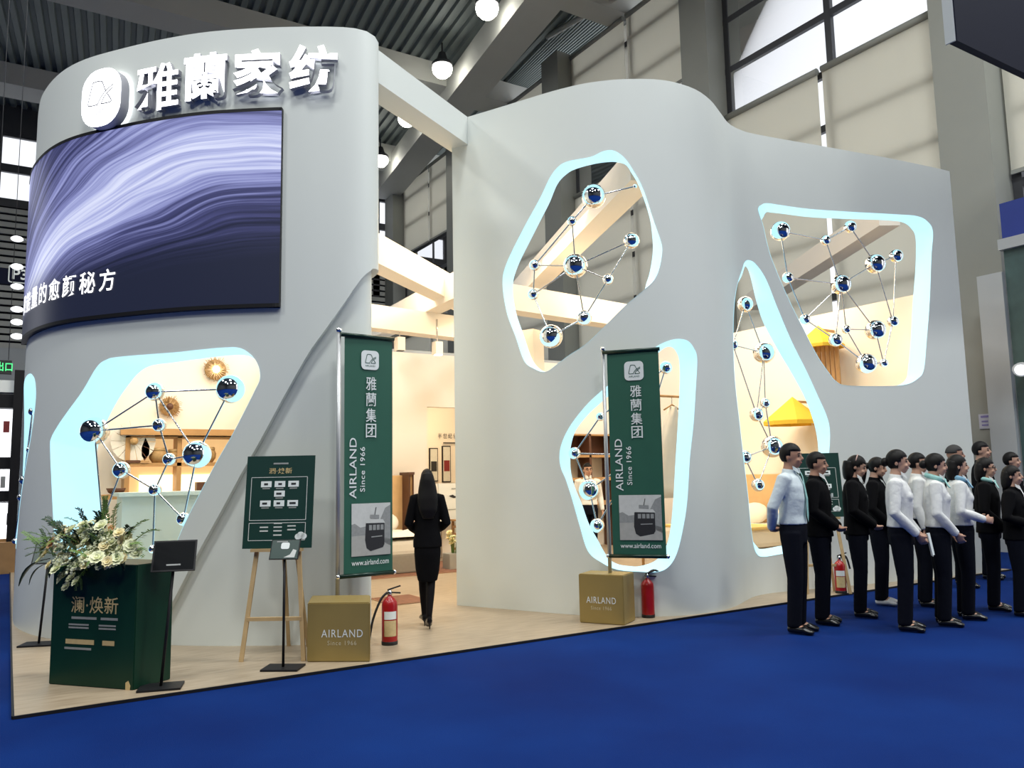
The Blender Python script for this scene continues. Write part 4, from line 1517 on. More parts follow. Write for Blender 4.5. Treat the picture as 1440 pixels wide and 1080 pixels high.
for i in range(120):
    a, r = random.uniform(0, 2 * PI), math.sqrt(random.random())
    px, py = 122 + 64 * r * math.cos(a), 771 + 29 * r * math.sin(a)
    p = fpix(px, py, random.uniform(.0, .08) + (.08 if py > 784 else 0))
    nrm = fnn * .9 + Vector((0, 0, .5)) + ax * random.uniform(-.5, .5) + Vector((0, 0, random.uniform(-.4, .4)))
    if i % 3 == 0:
        fpart('blossom_cluster', CLU, p, random.uniform(.035, .06), nrm, random.uniform(0, 6))
    elif i % 3 == 1:
        fpart('flower', FM[random.choice((0, 0, 1, 1, 2))], p, random.uniform(.034, .052), nrm, random.uniform(0, 6))
    else:
        fpart('leaf_spray', SP[0 if i % 4 else 1], p, random.uniform(.10, .19), None, random.uniform(-1, 1), ax * random.uniform(-1, 1) + Vector((0, 0, random.uniform(-.4, 1))) + fnn * .4)
fm = MB().ell(FP + Vector((.02, .03, .0)), (.16, .10, .07), 14, 8)
fm.build('moss_base', leaf_dark, fa)

# ================================================================== SHOWROOM CONTENTS


def wbox(name, px0, py0, px1, py1, Y, depth, m, parent):
    """box standing at depth Y whose front face fills that pixel rectangle"""
    a, b = onY(px0, py0, Y), onY(px1, py1, Y)
    x0, x1 = sorted((a.x, b.x))
    z0, z1 = sorted((a.z, b.z))
    return MB().box(((x0 + x1) / 2, Y + depth / 2, (z0 + z1) / 2), (x1 - x0, depth, z1 - z0)).build(name, m, parent)


# lit display cabinet behind the left opening
cab = thing('display_cabinet', 'warm lit wooden display cabinet seen through the left opening', 'cabinet', onY(240, 690, 13.6))
for x in (177, 250, 330):
    wbox('side_panel', x, 613, x + 4, 697, 13.55, .4, tan_wood, cab)
for y in (613, 651, 694):
    wbox('shelf', 177, y, 334, y + 3.5, 13.55, .42, tan_wood, cab)
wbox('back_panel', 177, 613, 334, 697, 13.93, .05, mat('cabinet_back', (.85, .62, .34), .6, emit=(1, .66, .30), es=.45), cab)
wbox('light_strip', 196, 668, 324, 690, 13.90, .03, niche_glow, cab)
wbox('valance', 170, 602, 350, 613, 13.45, .5, tan_wood, cab)
for i, (x, y, r, nm) in enumerate(((222, 640, 10, 'round woven basket on the left part of the lit cabinet shelf'), (246, 640, 9, 'round woven basket beside the middle post of the cabinet'), (290, 642, 11, 'round woven basket on the right part of the cabinet shelf'))):
    p = onY(x, 651, 13.7)
    R = r * 15.5 / F_PX
    t = thing('woven_basket', nm, 'basket', p, 'baskets in the display cabinet')
    MB().lathe(p, [(R * .6, 0), (R * .95, R * .5), (R, R), (R * .8, R * 1.4)], 16).build('basket_body', rattan, t)
    MB().lathe(p + Vector((0, 0, R * 1.35)), [(R * .84, 0), (R * .88, .03), (R * .8, .05)], 16).build('rim', easel_wood, t)
p = onY(186, 651, 13.62)
t = thing('round_fan', 'large pale round fan standing on the cabinet shelf', 'fan', p)
for k in range(14):
    a0, a1 = 2 * PI * k / 14, 2 * PI * (k + .92) / 14
    c = p + Vector((0, -.05, .33))
    MB().prism([(.05 * math.cos(a0), .05 * math.sin(a0)), (.32 * math.cos(a0), .32 * math.sin(a0)), (.32 * math.cos(a1), .32 * math.sin(a1)), (.05 * math.cos(a1), .05 * math.sin(a1))], c, (1, 0, 0), (0, 0, 1), .02).build('fan_blade', gown_cloth, t)
MB().lathe(p + Vector((0, -.08, .33)), [(.06, 0), (.06, .05), (.02, .07)], 14, (0, -1, 0)).build('hub', rattan, t)
MB().box(tuple(p + Vector((0, -.04, .02))), (.2, .1, .04)).build('foot', dark_wood, t)
p = onY(203, 650, 13.6)
t = thing('leaf_ornament', 'brown leaf shaped wooden ornament beside the round fan', 'ornament', p)
MB().prism([(0, 0), (.06, .1), (.065, .22), (.0, .36), (-.05, .2), (-.045, .08)], p + Vector((0, -.03, .02)), (1, 0, 0), (0, 0, 1), .025).build('carved_leaf', dark_wood, t)
MB().box(tuple(p + Vector((0, -.04, .01))), (.12, .08, .02)).build('foot', tan_wood, t)
# woven wall lamps
for (x, y, r, nm) in ((303, 520, 15, 'larger woven wall lamp, upper right in the left opening'), (238, 572, 13, 'smaller woven wall lamp, lower left in the left opening')):
    c = onY(x, y, 13.97)
    R = r * 15.6 / F_PX
    t = thing('woven_lamp', nm, 'lamp', c, 'woven lamps on the showroom wall')
    for k in range(40):
        a = 2 * PI * k / 40
        d = Vector((math.cos(a), 0, math.sin(a)))
        MB().beam(c + Vector((0, -.02, 0)) + d * R * .25, c + Vector((0, -.02 - .16 * random.random(), 0)) + d * R * random.uniform(.85, 1.1), .022, .006, d.cross(Vector((0, 1, 0)))).build('woven_strip', rattan, t)
    MB().ell(c + Vector((0, -.07, 0)), (.055, .055, .055)).build('bulb', lamp_glow if r > 14 else dark_wood, t)
    MB().lathe(c, [(R * .86, 0), (R * .8, .03), (R * .3, .06)], 16, (0, -1, 0)).build('back_plate', rattan, t)
# pale service counter in front of the cabinet
t = thing('service_counter', 'plain pale service counter below the lit cabinet', 'counter', onY(220, 780, 11.6))
a, b = onY(172, 700, 11.6), onY(262, 700, 11.6)
MB().box(((a.x + b.x + .9) / 2, 11.9, .69), (b.x - a.x + .9, .6, 1.34)).build('counter_body', counter_reveal_tint, t)
MB().box(((a.x + b.x + .9) / 2, 11.88, 1.38), (b.x - a.x + 1.0, .7, .05)).build('counter_top', counter_reveal_tint, t)
t = thing('side_shelf', 'brown wooden side shelf left of the pale counter', 'shelf', onY(160, 700, 12.4))
wbox('shelf_board', 140, 696, 176, 702, 12.4, .4, tan_wood, t)
wbox('bracket', 146, 702, 150, 745, 12.5, .1, dark_wood, t)
p = onY(163, 695.5, 12.55)
tag(MB().lathe(p, [(.05, 0), (.1, .03), (.13, .09), (.11, .09), (.04, .03)], 16).build('bowl', dark_wood, None, p), 'small dark bowl on the brown side shelf', 'bowl')
p = onY(285, 694, 13.4)
tag(MB().box(tuple(p + Vector((0, .1, .09))), (.17, .18, .18)).build('wooden_box', dark_wood, None, p), 'small dark brown box at the right end of the cabinet', 'box')
# bed by the entrance's back wall
t = thing('bed', 'white bed with tan headboard seen past the left green banner', 'bed', (5.4, 12.9, .02))
bevel_box('headboard', (5.40, 13.86, .98), (1.98, .1, 1.2), mat('pale_oak', (.70, .46, .22), .5, noise=.1), t, 0, .02)
bevel_box('bed_base', (5.10, 12.85, .186), (1.7, 1.9, .30), grey_fabric, t, 0, .03)
bevel_box('mattress', (5.10, 12.85, .43), (1.72, 1.9, .22), bedding, t, 0, .06)
mb = MB()
nx, ny = 16, 16
vs = []
for j in range(ny + 1):
    for i in range(nx + 1):
        u, v = i / nx, j / ny
        e = max(0, abs(u - .5) * 2 - .86) / .14
        vs.append((5.10 + (u - .5) * 1.80, 11.88 + v * 1.5, .60 + .05 * math.sin(u * 9 + v * 3) * math.sin(v * 7) - .28 * e * e + .03 * math.sin(v * 23)))
mb.add(vs, [(j * (nx + 1) + i, j * (nx + 1) + i + 1, (j + 1) * (nx + 1) + i + 1, (j + 1) * (nx + 1) + i) for j in range(ny) for i in range(nx)], True)
mb.build('duvet', bedding, t)
for x in (4.65, 5.6):
    for r_, y in ((.16, 13.62), (.13, 13.42)):
        MB().ell((x, y, .68 + r_ * .6), (.34, .13, .22), 16, 10, Matrix.Rotation(-.6, 3, 'X')).build('pillow', bedding, t)
t = thing('wooden_cabinet', 'narrow dark brown cabinet standing right of the tan headboard', 'cabinet', onY(579, 790, 13.5))
wbox('cabinet_frame', 575.5, 667, 577, 790, 13.5, .4, dark_wood, t)
wbox('cabinet_frame', 581, 667, 582.5, 790, 13.5, .4, dark_wood, t)
wbox('cabinet_top', 575, 664, 583, 667.5, 13.5, .42, dark_wood, t)
wbox('cabinet_door', 577, 667.5, 581, 790, 13.54, .3, tan_wood, t)
# white display panel, wooden side table, planter with lilies
t = thing('display_stand', 'white display stand with black marks under the gallery window', 'display panel', onY(637, 770, 13.7))
wbox('panel', 617, 680, 668, 733, 13.7, .05, print_white, t)
wbox('panel_leg', 620, 733, 622, 790, 13.7, .04, rod_steel, t)
wbox('panel_leg', 662, 733, 664, 790, 13.7, .04, rod_steel, t)
q = onY(640, 697, 13.69)
MB().prism([(-.13, .0), (-.05, .02), (.0, -.01), (.06, .02), (.14, .03), (.06, -.03), (-.03, -.045), (-.1, -.02)], q, (1, 0, 0), (0, 0, 1), .003).build('printed_mark', print_dark, t)
q = onY(640, 687, 13.69)
rect_part('print_bar', q, (1, 0, 0), (0, 0, 1), .16, .015, print_grey, t)
q = onY(640, 716, 13.69)
rect_part('print_bar', q, (1, 0, 0), (0, 0, 1), .3, .012, print_grey, t)
t = thing('side_table', 'slatted wooden side table beside the white lilies', 'table', (7.05, 12.9, .02))
for i in range(5):
    MB().box((7.15, 12.9, .12 + i * .13), (.62, .42, .035)).build('shelf_slat', tan_wood, t)
for dx in (-.29, .29):
    for dy in (-.19, .19):
        MB().box((7.15 + dx, 12.9 + dy, .38), (.04, .04, .72)).build('leg', tan_wood, t)
MB().box((7.15, 12.9, .755), (.68, .48, .03)).build('table_top', tan_wood, t)
pv = gz(639, 801)
t = thing('planter', 'square grey planter with white and yellow lilies behind the walking woman', 'planter', pv)
bevel_box('planter_box', pv + Vector((.05, .1, .13)), (.30, .26, .26), mat('planter_grey', (.38, .37, .33), .6), t, 0, .015)
for i in range(14):
    a = random.uniform(0, 6.28)
    r = random.uniform(.05, .2)
    b0 = pv + Vector((.05 + .04 * math.cos(a), .1 + .04 * math.sin(a), .26))
    tp = pv + Vector((.05 + r * math.cos(a), .1 + r * math.sin(a), random.uniform(.42, .60)))
    MB().tube([b0, (b0 + tp) / 2 + Vector((0, 0, .05)), tp], .006, 5).build('stem', leaf_green, t)
    o = bpy.data.objects.new('lily', FM[i % 2])
    COL.objects.link(o)
    o.parent = t
    o.location = tp - Vector(pv)
    o.rotation_euler = (random.uniform(-.5, .5), random.uniform(-.5, .5), a)
    o.scale = (.06, .06, .06)
for lab, x0, x1, y0, y1 in (('brown patterned rug beneath the bed beyond the entrance', 4.4, 7.3, 11.6, 13.2), ('small brown rug by the left booth wall inside the entrance', 3.95, 4.45, 9.1, 9.75)):
    t = thing('rug', lab, 'rug', ((x0 + x1) / 2, (y0 + y1) / 2, .02))
    MB().box(((x0 + x1) / 2, (y0 + y1) / 2, .026), (x1 - x0, y1 - y0, .012)).build('pile', rug_brown, t)
    MB().box(((x0 + x1) / 2, (y0 + y1) / 2, .025), (x1 - x0 + .05, y1 - y0 + .05, .008)).build('border', mat('rug_border', (.35, .2, .12), .9), t)
# gallery posters, lettering and lamps
for n, (x, y0, y1, nm) in enumerate(((609.5, 630, 677, 'black framed gallery poster at the left of three'), (627.5, 627, 678, 'black framed gallery poster in the middle with a dark red block'), (648, 624, 679, 'black framed gallery poster at the right of three'))):
    a, b = onY(x - 6, y0, 16.9), onY(x + 6, y1, 16.9)
    c = (a + b) / 2
    w, h = b.x - a.x, a.z - b.z
    t = thing('framed_poster', nm, 'poster', c, 'framed posters in the gallery')
    MB().box(tuple(c + Vector((0, 0, 0))), (w, .05, h)).build('frame', black_metal, t)
    rect_part('poster_sheet', c + Vector((0, -.026, 0)), (1, 0, 0), (0, 0, 1), w * .84, h * .94, print_pale, t)
    rect_part('poster_picture', c + Vector((0, -.03, -h * .05)), (1, 0, 0), (0, 0, 1), w * .7, h * .3, (print_dark, mat('dark_red_print', (.2, .02, .02), .5), print_grey)[n], t)
gl = thing('gallery_lettering', 'dark raised Chinese lettering on the gallery wall above the posters', 'lettering', onY(637, 616, 16.9))
for k, ch in enumerate('半世纪健康住'):
    a = onY(618 + k * 7.2, 613, 16.9)
    text_part('character', ch, a, (1, 0, 0), (0, 0, 1), .10, .12, print_dark, gl, .02, .01)
rect_part('print_bar', onY(636, 623, 16.9), (1, 0, 0), (0, 0, 1), .5, .03, print_dark, gl, .02)
for x, y in ((607, 590), (634, 588)):
    p = onY(x, y, 16.2)
    p.z = 3.91
    t = thing('gallery_spotlight', '%s small round spotlight on the gallery ceiling' % ('left' if x < 620 else 'right'), 'lamp', p)
    MB().lathe(p, [(.03, 0), (.03, -.08), (.07, -.10), (.07, -.2), (.05, -.2)], 14).build('housing', print_pale, t)
    MB().ell(p + Vector((0, 0, -.2)), (.05, .05, .03)).build('bulb', niche_glow, t)
# track lamps on the beams over the entrance
for x, y, nm in ((562, 484, 'small white box spotlight hanging left under the lowest beam'), (615, 490, 'small lit spotlight hanging right under the lowest beam')):
    p = onY(x, y, 12.0)
    t = thing('track_spotlight', nm, 'lamp', p)
    MB().box(tuple(p), (.13, .16, .22)).build('housing', inner_paint, t)
    MB().box(tuple(p + Vector((0, -.03, -.115))), (.1, .1, .012)).build('lens', lamp_glow if x > 600 else frame_metal, t)
    MB().tube([p + Vector((0, 0, .1)), p + Vector((0, 0, .5))], .012, 6).build('stem', rod_steel, t)
# garments behind the right banner
gp = onY(945, 572, 8.6)
t = thing('hanging_gown', 'long white gown hanging right of the right green banner', 'gown', gp)
rg = []
zt, zb = gp.z, onY(945, 700, 8.6).z
for k in range(9):
    v = k / 8
    r1 = .03 + .18 * min(1, v * 3) + .12 * v
    rg.append([Vector((gp.x + r1 * math.cos(a) * (1 + .10 * math.sin(a * 5 + v)), gp.y + .08 * math.sin(a) * (1 + .15 * math.cos(a * 6)), zt + (zb - zt) * v)) for a in np.linspace(0, 2 * PI, 28, endpoint=False)])
MB().rings(rg).build('gown_cloth', gown_cloth, t)
MB().tube([gp + Vector((-.16, 0, -.05)), gp + Vector((0, 0, .03)), gp + Vector((.16, 0, -.05))], .012, 6).build('hanger', tan_wood, t)
MB().tube([gp + Vector((0, 0, .02)), gp + Vector((0, 0, .16))], .006, 6).build('hook', rod_steel, t)
t = thing('garment_rail', 'wooden garment rail holding the white gown', 'rail', gp + Vector((0, 0, .1)))
MB().tube([gp + Vector((-.7, 0, .15)), gp + Vector((.6, 0, .15))], .018, 8).build('rail', tan_wood, t)
for dx in (-.65, .55):
    MB().tube([(gp.x + dx, gp.y, .02), (gp.x + dx, gp.y, gp.z + .18)], .02, 8).build('post', tan_wood, t)
t = thing('brown_shelf', 'dark brown open shelf behind the man with glasses', 'shelf', onY(828, 640, 13.6))
for y in (610, 640, 672, 706):
    wbox('shelf_board', 796, y, 868, y + 3, 13.55, .4, tan_wood, t)
for x in (796, 831, 866):
    wbox('upright', x, 610, x + 2.5, 790, 13.55, .42, dark_wood, t)
wbox('back_panel', 796, 610, 868, 640, 13.93, .04, dark_wood, t)
# yellow canopies and bed by the right inner wall


def canopy(px, py, X, w, label, slats=False):
    c = onX(px, py, X)
    t = thing('yellow_canopy', label, 'canopy', c, 'yellow canopies on the right inner wall')
    h = w * .42
    mb = MB()
    n = 8
    for k in range(n):
        a0, a1 = 2 * PI * k / n, 2 * PI * (k + 1) / n
        e0, e1 = Vector((math.cos(a0), math.sin(a0), 0)) * w / 2, Vector((math.cos(a1), math.sin(a1), 0)) * w / 2
        MB().add([c + e0, c + e1, c + Vector((0, 0, h)), c + e0 + Vector((0, 0, -.02)), c + e1 + Vector((0, 0, -.02)), c + Vector((0, 0, h - .03))], [(0, 1, 2), (3, 5, 4), (0, 3, 4, 1)]).build('canopy_panel', yellow_cloth, t)
        MB().add([c + e0, c + e1, c + e1 * .99 + Vector((0, 0, -w * .07)), c + e0 * .99 + Vector((0, 0, -w * .07))], [(3, 2, 1, 0)]).build('valance', yellow_cloth, t)
    MB().beam((c.x, c.y, c.z + h * .8), (11.72, c.y, c.z + h * .8), .04, .04).build('wall_bracket', tan_wood, t)
    if slats:
        for k in range(7):
            MB().box((c.x + .1, c.y + (k - 3) * .085, c.z - .40), (.03, .06, .80)).build('curtain_slat', tan_wood, t)
    return t


canopy(1116, 592, 11.22, .98, 'yellow fabric canopy seen in the slanted opening above the men')
canopy(1152, 486, 11.3, .80, 'higher yellow canopy at the lower left of the upper right opening', True)
t = thing('bed', 'white bed with tan headboard inside the slanted opening left of the men', 'bed', (10.4, 9.6, .02))
bevel_box('headboard', (11.62, 9.7, .85), (.1, 1.7, 1.25), MATS['pale_oak'], t, 0, .02)
bevel_box('bed_base', (10.55, 9.7, .18), (2.0, 1.55, .3), grey_fabric, t, 0, .03)
bevel_box('mattress', (10.55, 9.7, .47), (2.02, 1.6, .30), bedding, t, 0, .07)
for y in (9.3, 10.05):
    MB().ell((11.3, y, .78), (.13, .32, .21), 16, 10, Matrix.Rotation(.5, 3, 'Y')).build('pillow', bedding, t)
bevel_box('blanket', (10.1, 9.7, .63), (1.1, 1.68, .05), mat('blanket_yellow', (.75, .55, .2), .8), t, 0, .02)

# ================================================================== HALL SURROUNDINGS
# dark hanging fascia, top right
P0 = ray(1335, 62)
P0 = CC + P0 * (4.2 / P0.y)
t = thing('hanging_fascia', 'dark navy hanging fascia at the top right corner', 'hanging sign', P0)
MB().box((P0.x + 3.5, P0.y - .04, P0.z + 1.6), (7.0, .08, 3.2)).build('fascia_box', navy, t)
MB().box((P0.x - .012, P0.y - .02, P0.z + 1.6), (.02, .10, 3.2)).build('end_trim', grey_panel, t)
for dx in (.6, 5.5):
    MB().tube([(P0.x + dx, P0.y - .04, P0.z + 3.2), (P0.x + dx, P0.y - .04, 17)], .02, 6).build('hanging_rod', rod_steel, t)


def xpanel(name, label, cat, x0, y0, x1, y1, X, m, depth=.12):
    a, b = onX(x0, y0, X), onX(x1, y1, X)
    ya, yb = sorted((a.y, b.y))
    za, zb = sorted((a.z, b.z))
    c = Vector((X + depth / 2, (ya + yb) / 2, (za + zb) / 2))
    o = MB().box(tuple(c), (depth, yb - ya, zb - za)).build(name, m, None, (c.x, c.y, za))
    return tag(o, label, cat)


xpanel('blue_banner', 'plain blue banner right of the big column', 'banner', 1405, 287, 1490, 340, 15.5, blue_banner)
t = thing('side_booth', 'dark teal patterned booth wall at the right edge behind the crowd', 'booth', onX(1440, 600, 15.3))
a, b = onX(1410, 352, 15.3), onX(1500, 352, 15.3)
MB().box((15.4, (a.y + b.y) / 2, (a.z + .02) / 2), (.15, a.y - b.y, a.z)).build('patterned_panel', teal_panel, t)
MB().box((15.36, (a.y + b.y) / 2, a.z + .1), (.24, a.y - b.y + .1, .2)).build('top_beam', grey_panel, t)
MB().box((15.3, a.y + .25, a.z / 2 - .2), (.12, .45, a.z - .4)).build('pale_edge_panel', grey_panel, t)
p = onX(1436, 520, 15.05)
t = thing('floodlight', 'small white floodlight on the teal booth wall at the right edge', 'lamp', p)
MB().lathe(p, [(.05, .2), (.1, .1), (.14, 0)], 14, (.8, .2, .5)).build('housing', print_white, t)
MB().ell(p, (.1, .1, .1), 12, 8).build('bulb', display_glow, t)
p = onX(1393, 592, 15.71)
t = thing('column_notice', 'small white notice with violet print on the big right column', 'notice', p)
MB().box(tuple(p), (.02, .42, .28)).build('sheet', mat('notice_sheet', (.45, .46, .55), .6), t)
for k, (dy, dz, w, h) in enumerate(((0, .09, .34, .04), (-.08, -.02, .14, .1), (.10, .0, .12, .03), (.10, -.07, .12, .03))):
    MB().box(tuple(p + Vector((-.012, dy, dz))), (.004, w, h)).build('print_block', purple_print, t)
# left: gantry sign, lamps, neighbouring stand
p = onY(18, 386, 26)
t = thing('gantry_sign', 'navy gantry sign reading P3 at the far left', 'sign', p)
a, b = onY(-40, 373, 26), onY(39, 403, 26)
MB().box(((a.x + b.x) / 2, 26, (a.z + b.z) / 2), (b.x - a.x, .2, a.z - b.z)).build('sign_board', navy, t)
q = onY(28, 386, 25.88)
rp = MB().prism(rrect(.55, .50, .06, 3), q, (1, 0, 0), (0, 0, 1), .01).build('sign_frame', print_white, t)
MB().prism(rrect(.49, .44, .05, 3), q + Vector((0, -.004, 0)), (1, 0, 0), (0, 0, 1), .006).build('sign_field', navy, rp)
text_part('lettering', 'P3', q + Vector((0, -.006, 0)), (1, 0, 0), (0, 0, 1), .36, .30, print_white, t, .003, .02)
for x in (-30, 30):
    s_ = onY(x, 374, 26)
    MB().tube([(s_.x - .9, 26, s_.z), (s_.x - .9, 26, 17)], .015, 6).build('hanging_rod', frame_metal, t)
pt = onY(35, 330, 13.9)
pole = thing('lamp_mast', 'slim steel mast with six white lamps beside the screen edge', 'lamp mast', (-.16, 13.9, 0))
mx_ = onY(34, 480, 13.9).x
MB().box((mx_ + .05, 13.9, 2.6), (.05, .05, 5.2)).build('mast', rod_steel, pole)
for y in (336, 375, 403, 435, 453, 473):
    s_ = onY(24, y, 13.9)
    MB().ell(s_, (.085, .06, .045), 12, 8).build('lamp_head', display_glow, pole)
    MB().tube([s_, (mx_ + .05, 13.9, s_.z)], .01, 6).build('arm', rod_steel, pole)
st_ = thing('neighbour_stand', 'white lit display shelves of a neighbouring stand at the left edge', 'booth', onY(8, 820, 17))
for y0, y1, m in ((532, 552, print_white), (552, 574, black_metal), (574, 643, display_glow), (643, 660, black_metal), (660, 690, display_glow), (690, 707, black_metal), (707, 757, display_glow), (757, 766, tan_wood)):
    wbox('shelf_panel', -60, y0, 21, y1, 17, .3, m, st_)
wbox('counter_front', -60, 766, 19, 830, 16.8, .5, tan_wood, st_)
wbox('end_post', 21, 520, 24, 830, 16.9, .1, black_metal, st_)
for x, y, w in ((9, 600, 8), (4, 678, 6), (12, 730, 5), (16, 745, 4)):
    wbox('shelf_item', x - w / 2, y - 8, x + w / 2, y + 8, 16.92, .08, (print_grey, MATS['dark_red_print'], print_dark, black_metal)[int(x) % 4], st_)
ex = thing('exit_sign', 'green glowing exit sign above the neighbouring stand at far left', 'sign', onY(4, 515, 17.5))
wbox('sign_case', -25, 505, 16, 526, 17.5, .1, print_dark, ex)
q = onY(6, 515.5, 17.49)
text_part('lettering', '出口', q, (1, 0, 0), (0, 0, 1), .26, .17, green_glow, ex, .004, .02)
for x in (-15, 12):
    s_ = onY(x, 506, 17.55)
    MB().tube([(s_.x, 17.55, s_.z), (s_.x, 17.55, 17)], .006, 6).build('hanging_rod', frame_metal, ex)

# ================================================================== PEOPLE
# local frame: x forward, y to the person's left, z up, built for a 1.70 m figure and scaled


def tube_e(mb, pts, lat=Vector((0, 1, 0)), n=14):
    """closed limb/trunk: pts = (centre, half width sideways, half depth)"""
    C = [Vector(p[0]) for p in pts]
    rings = []
    for i, (c, a, b) in enumerate(pts):
        d = (C[min(i + 1, len(C) - 1)] - C[max(i - 1, 0)]).normalized()
        l = (lat - d * lat.dot(d))
        if l.length < .2:
            l = Vector((1, 0, 0)) - d * d.x
        l.normalize()
        f = l.cross(d)
        rings.append([C[i] + l * a * math.cos(2 * PI * k / n) + f * b * math.sin(2 * PI * k / n) for k in range(n)])
    mb.rings(rings)


def remesh(mb, voxel, smooth=4):
    me = mb.mesh('raw')
    bm = bmesh.new()
    bm.from_mesh(me)
    bmesh.ops.recalc_face_normals(bm, faces=bm.faces)
    bm.to_mesh(me)
    bm.free()
    o = bpy.data.objects.new('raw', me)
    COL.objects.link(o)
    r = o.modifiers.new('r', 'REMESH')
    r.mode, r.voxel_size, r.use_smooth_shade = 'VOXEL', voxel, True
    s_ = o.modifiers.new('s', 'SMOOTH')
    s_.factor, s_.iterations = .5, smooth
    bpy.context.view_layer.update()
    out = bpy.data.meshes.new_from_object(o.evaluated_get(bpy.context.evaluated_depsgraph_get()))
    bpy.data.objects.remove(o)
    bpy.data.meshes.remove(me)
    return out


def lerp3(a, b, t):
    return Vector(a) * (1 - t) + Vector(b) * t


ARMS = {  # elbow, wrist, finger direction for the left arm (y>0); mirrored for the right
    'behind': ((-.10, .25, 1.13), (-.17, .10, .93), (-.02, -.9, -.3)),
    'clasp': ((-.01, .25, 1.12), (.18, .085, .95), (.35, -.8, -.35)),
    'side': ((-.04, .24, 1.10), (.02, .25, .86), (.15, .0, -1)),
    'hold': ((-.04, .245, 1.12), (.20, .13, 1.03), (.8, -.5, -.1)),
    'low': ((-.02, .24, 1.11), (.15, .12, .90), (.45, -.5, -.8)),
}


def arm(side, pose):
    e, w, d = ARMS[pose]
    sg = side
    sh = Vector((-.01, .178 * sg, 1.385))
    return sh, Vector((e[0], e[1] * sg, e[2])), Vector((w[0], w[1] * sg, w[2])), Vector((d[0], d[1] * sg, d[2])).normalized()


def hand(mb, w, d, sg, curl=.55):
    """palm, four fingers of different lengths bent at the knuckles, thumb from the side of the palm"""
    up = Vector((0, 0, 1))
    s_ = (Vector((1, 0, 0)) if abs(d.x) < .6 else up)
    s_ = (s_ - d * s_.dot(d)).normalized()           # thumb side
    n = d.cross(s_) * (-sg)                          # curl direction (towards the palm)
    if n.dot(Vector((0, -sg, -.2))) < 0:
        n = -n
    tube_e(mb, [(w - d * .02, .024, .017), (w + d * .03, .036, .016), (w + d * .075, .040, .014), (w + d * .09, .036, .011)], s_, 10)
    for i, L in enumerate((.068, .078, .072, .055)):
        b = w + d * .08 + s_ * (.030 - .020 * i)
        p1 = b + (d * math.cos(curl * .6) + n * math.sin(curl * .6)) * L * .5
        p2 = p1 + (d * math.cos(curl * 1.6) + n * math.sin(curl * 1.6)) * L * .32
        p3 = p2 + (d * math.cos(curl * 2.3) + n * math.sin(curl * 2.3)) * L * .25
        mb.tube([b - d * .02, b, p1, p2, p3], [.009, .0095, .009, .0082, .007], 7)
    b = w + d * .025 + s_ * .030
    p1 = b + (d * .65 + s_ * .6 + n * .3).normalized() * .036
    p2 = p1 + (d * .85 + s_ * .1 + n * .4).normalized() * .03
    mb.tube([b - s_ * .02, b, p1, p2], [.012, .012, .0105, .008], 7)


